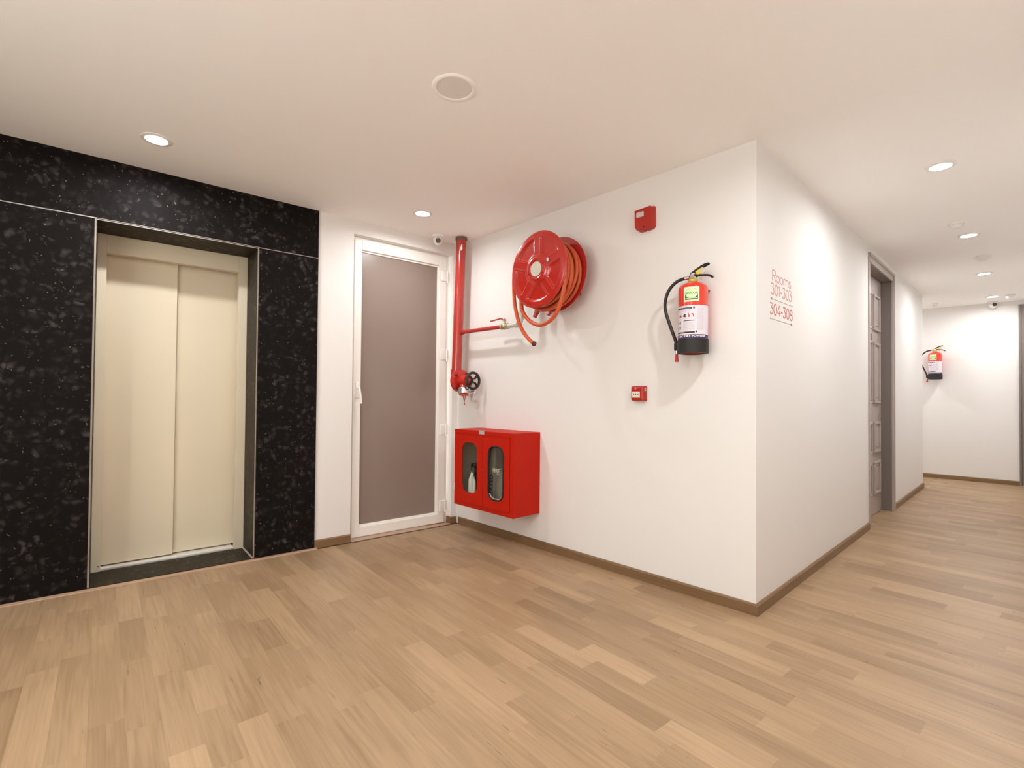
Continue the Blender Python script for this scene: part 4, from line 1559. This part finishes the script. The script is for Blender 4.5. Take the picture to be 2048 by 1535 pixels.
m_.add([e_(-0.314, 1.825, -0.010), e_(-0.284, 1.842, -0.010), e_(-0.253, 1.857, -0.010), e_(-0.23, 1.865, -0.010), e_(-0.209, 1.867, -0.010),
        e_(-0.314, 1.825, 0.010), e_(-0.284, 1.842, 0.010), e_(-0.253, 1.857, 0.010), e_(-0.23, 1.865, 0.010), e_(-0.209, 1.867, 0.010)],
       [(0, 1, 6, 5), (1, 2, 7, 6), (2, 3, 8, 7), (3, 4, 9, 8)])
m_.build('operating_lever', BLACK, ext)
m_ = MB()
m_.tube(spline([e_(-0.300, 1.812), e_(-0.275, 1.809), e_(-0.25, 1.806), e_(-0.225, 1.803), e_(-0.203, 1.796), e_(-0.186, 1.784)], 5), [0.011] * 6 + [0.0065] * 20, 10)
m_.build('carry_handle', BLACK, ext)
m_ = MB()
poly = [(-0.281 + 0.300, 1.829 - 1.378), (-0.240 + 0.300, 1.848 - 1.378), (-0.236 + 0.300, 1.842 - 1.378), (-0.245 + 0.3, 1.832 - 1.378), (-0.250 + 0.3, 1.812 - 1.378), (-0.273 + 0.3, 1.813 - 1.378)]
flat_poly(m_, poly, -0.012, -0.004)
m_.build('safety_tag', YELLOW, ext)
m_ = MB()
m_.cyl(e_(-0.237, 1.828, -0.016), e_(-0.237, 1.828, -0.004), 0.0145, 24)
m_.build('pressure_gauge', HUB, ext)
m_ = MB()
m_.tube([e_(-0.262, 1.802, -0.012), e_(-0.252, 1.783, -0.012), e_(-0.245, 1.778, -0.012), e_(-0.243, 1.782, -0.012), e_(-0.252, 1.799, -0.012)], 0.0016, 6)
m_.build('pin_ring', CHROME, ext)
hp_ = [(-0.318, 1.803), (-0.345, 1.803), (-0.394, 1.790), (-0.438, 1.750), (-0.461, 1.692), (-0.461, 1.637), (-0.440, 1.570), (-0.416, 1.505), (-0.397, 1.455), (-0.390, 1.41)]
m_ = MB()
m_.tube(spline([e_(x, z, -0.012 * min(1, i / 3)) for i, (x, z) in enumerate(hp_)], 8), 0.0092, 14)
m_.build('discharge_hose', BLACK, ext)
m_ = MB()
m_.cyl(e_(-0.345, 1.803, -0.004), e_(-0.322, 1.803), 0.0108, 16)
m_.build('hose_ferrule', CHROME, ext)
m_ = MB()
m_.cyl(e_(-0.389, 1.398, -0.012), e_(-0.389, 1.378, -0.012), 0.0062, 14)
m_.build('hose_ferrule', CHROME, ext)
m_ = MB()
m_.box(0.300 - 0.401, 0.300 - 0.374, -0.024, 0.0, 1.398 - 1.378, 1.440 - 1.378, bev=0.003)
m_.build('hose_holder', BLACK, ext)
m_ = MB()
m_.lathe([(0.0001, 0.0), (0.0090, 0.0), (0.0105, 0.004), (0.0078, 0.040), (0.0068, 0.046), (0.0001, 0.046)], 18, Matrix.Translation(e_(-0.389, 1.334, -0.012)))
m_.build('nozzle', CAPRED, ext)
m_ = MB()
m_.box(-0.018, 0.040, 0.0805, 0.0995, 0.10, 0.362)
m_.box(0.040, 0.052, 0.075, 0.0995, 0.352, 0.362)
m_.build('wall_bracket', DRED, ext)


def copy_tree(o_, parent=None):
    c = o_.copy()
    COL.objects.link(c)
    if parent is not None:
        c.parent = parent
    for k_ in list(o_.children):
        copy_tree(k_, c)
    return c


ext2 = copy_tree(ext)
ext2.location = (0.012, FY - 0.100, 1.448)
ext2['label'] = 'small distant red fire extinguisher hung on the end wall of the corridor'
for k_ in ext2.children:
    if k_.name.split('.')[0] in ('instruction_label', 'purple_band', 'square_label'):
        k_.rotation_euler = (0, 0, math.radians(-33))

# ------------------------------------------------------------------ alarm sounder and call point
al = thing('alarm_sounder', 'red wall alarm with a clear strobe window above the extinguisher', 'alarm', (-0.650, 0, 2.236))
m_ = MB()
# tapered body: deeper at the left-hand side of the face
sec = [(-0.062, 0.066), (0.060, 0.072), (0.062, -0.050), (0.050, -0.066), (0.012, -0.070), (0.004, -0.062), (-0.006, -0.070), (-0.045, -0.068), (-0.060, -0.045)]
fr_ = [(p[0] * 0.86 - 0.004, p[1] * 0.88) for p in sec]
n = len(sec)
vs = [(p[0], 0.0, p[1]) for p in sec] + [(p[0], -0.016, p[1]) for p in sec] + [(p[0], -0.046, p[1]) for p in fr_]
fs = [list(range(2 * n, 3 * n))[::-1]]
for i in range(n):
    j = (i + 1) % n
    fs.append((j, i, i + n, j + n)[::-1]); fs.append((j + n, i + n, i + 2 * n, j + 2 * n)[::-1])
m_.add(vs, fs)
hs_ = m_.build('housing', ALARM, al)
bv_ = hs_.modifiers.new('bevel', 'BEVEL')
bv_.width = 0.007
bv_.segments = 3
bv_.limit_method = 'ANGLE'
m_ = MB()
m_.box(-0.048, 0.004, -0.052, -0.044, 0.012, 0.046, bev=0.006)
m_.build('strobe_window', mat('strobe_lens', rgb(205, 190, 190), 0.12, spec=0.8, vary=0.35, vscale=70), al)
m_ = MB().cyl((0.002, -0.047, -0.052), (0.002, -0.045, -0.052), 0.005, 12)
m_.build('screw_hole', BLACKGAP, al)

cp = thing('call_point', 'small red fire call point with a white panel below the extinguisher', 'call point', (-0.692, 0, 1.157))
m_ = MB()
m_.box(-0.047, 0.047, -0.014, 0.0, -0.047, 0.047, bev=0.004)
m_.box(-0.044, 0.044, -0.044, -0.012, -0.046, 0.046, bev=0.010)
m_.build('housing', ALARM, cp)
m_ = MB()
m_.box(-0.034, 0.022, -0.0465, -0.043, -0.026, 0.012, bev=0.001)
pn = m_.build('press_panel', mat('call_panel_white', rgb(228, 220, 205), 0.4), cp)
m_ = MB()
Y_ = -0.0472
flat_poly(m_, [(-0.024, -0.010), (-0.024, -0.004), (-0.013, -0.007)], Y_, Y_ + 0.001)
flat_poly(m_, [(0.003, -0.007), (0.014, -0.010), (0.014, -0.004)], Y_, Y_ + 0.001)
flat_poly(m_, [(-0.008, -0.007), (-0.005, -0.012), (-0.002, -0.007), (-0.005, -0.002)], Y_, Y_ + 0.001)
m_.build('arrow_marks', INK, pn)
m_ = MB().sphere((-0.010, -0.043, 0.030), 0.007, 14, 8, sc=(1, 0.5, 1))
m_.build('indicator', mat('indicator_pink', rgb(225, 130, 120), 0.25), cp)
m_ = MB()
m_.tube([(0.044, -0.03, 0.03), (0.054, -0.03, 0.034), (0.055, -0.03, 0.018), (0.046, -0.03, 0.016)], 0.002, 6)
m_.build('key_flap', STEEL, cp)
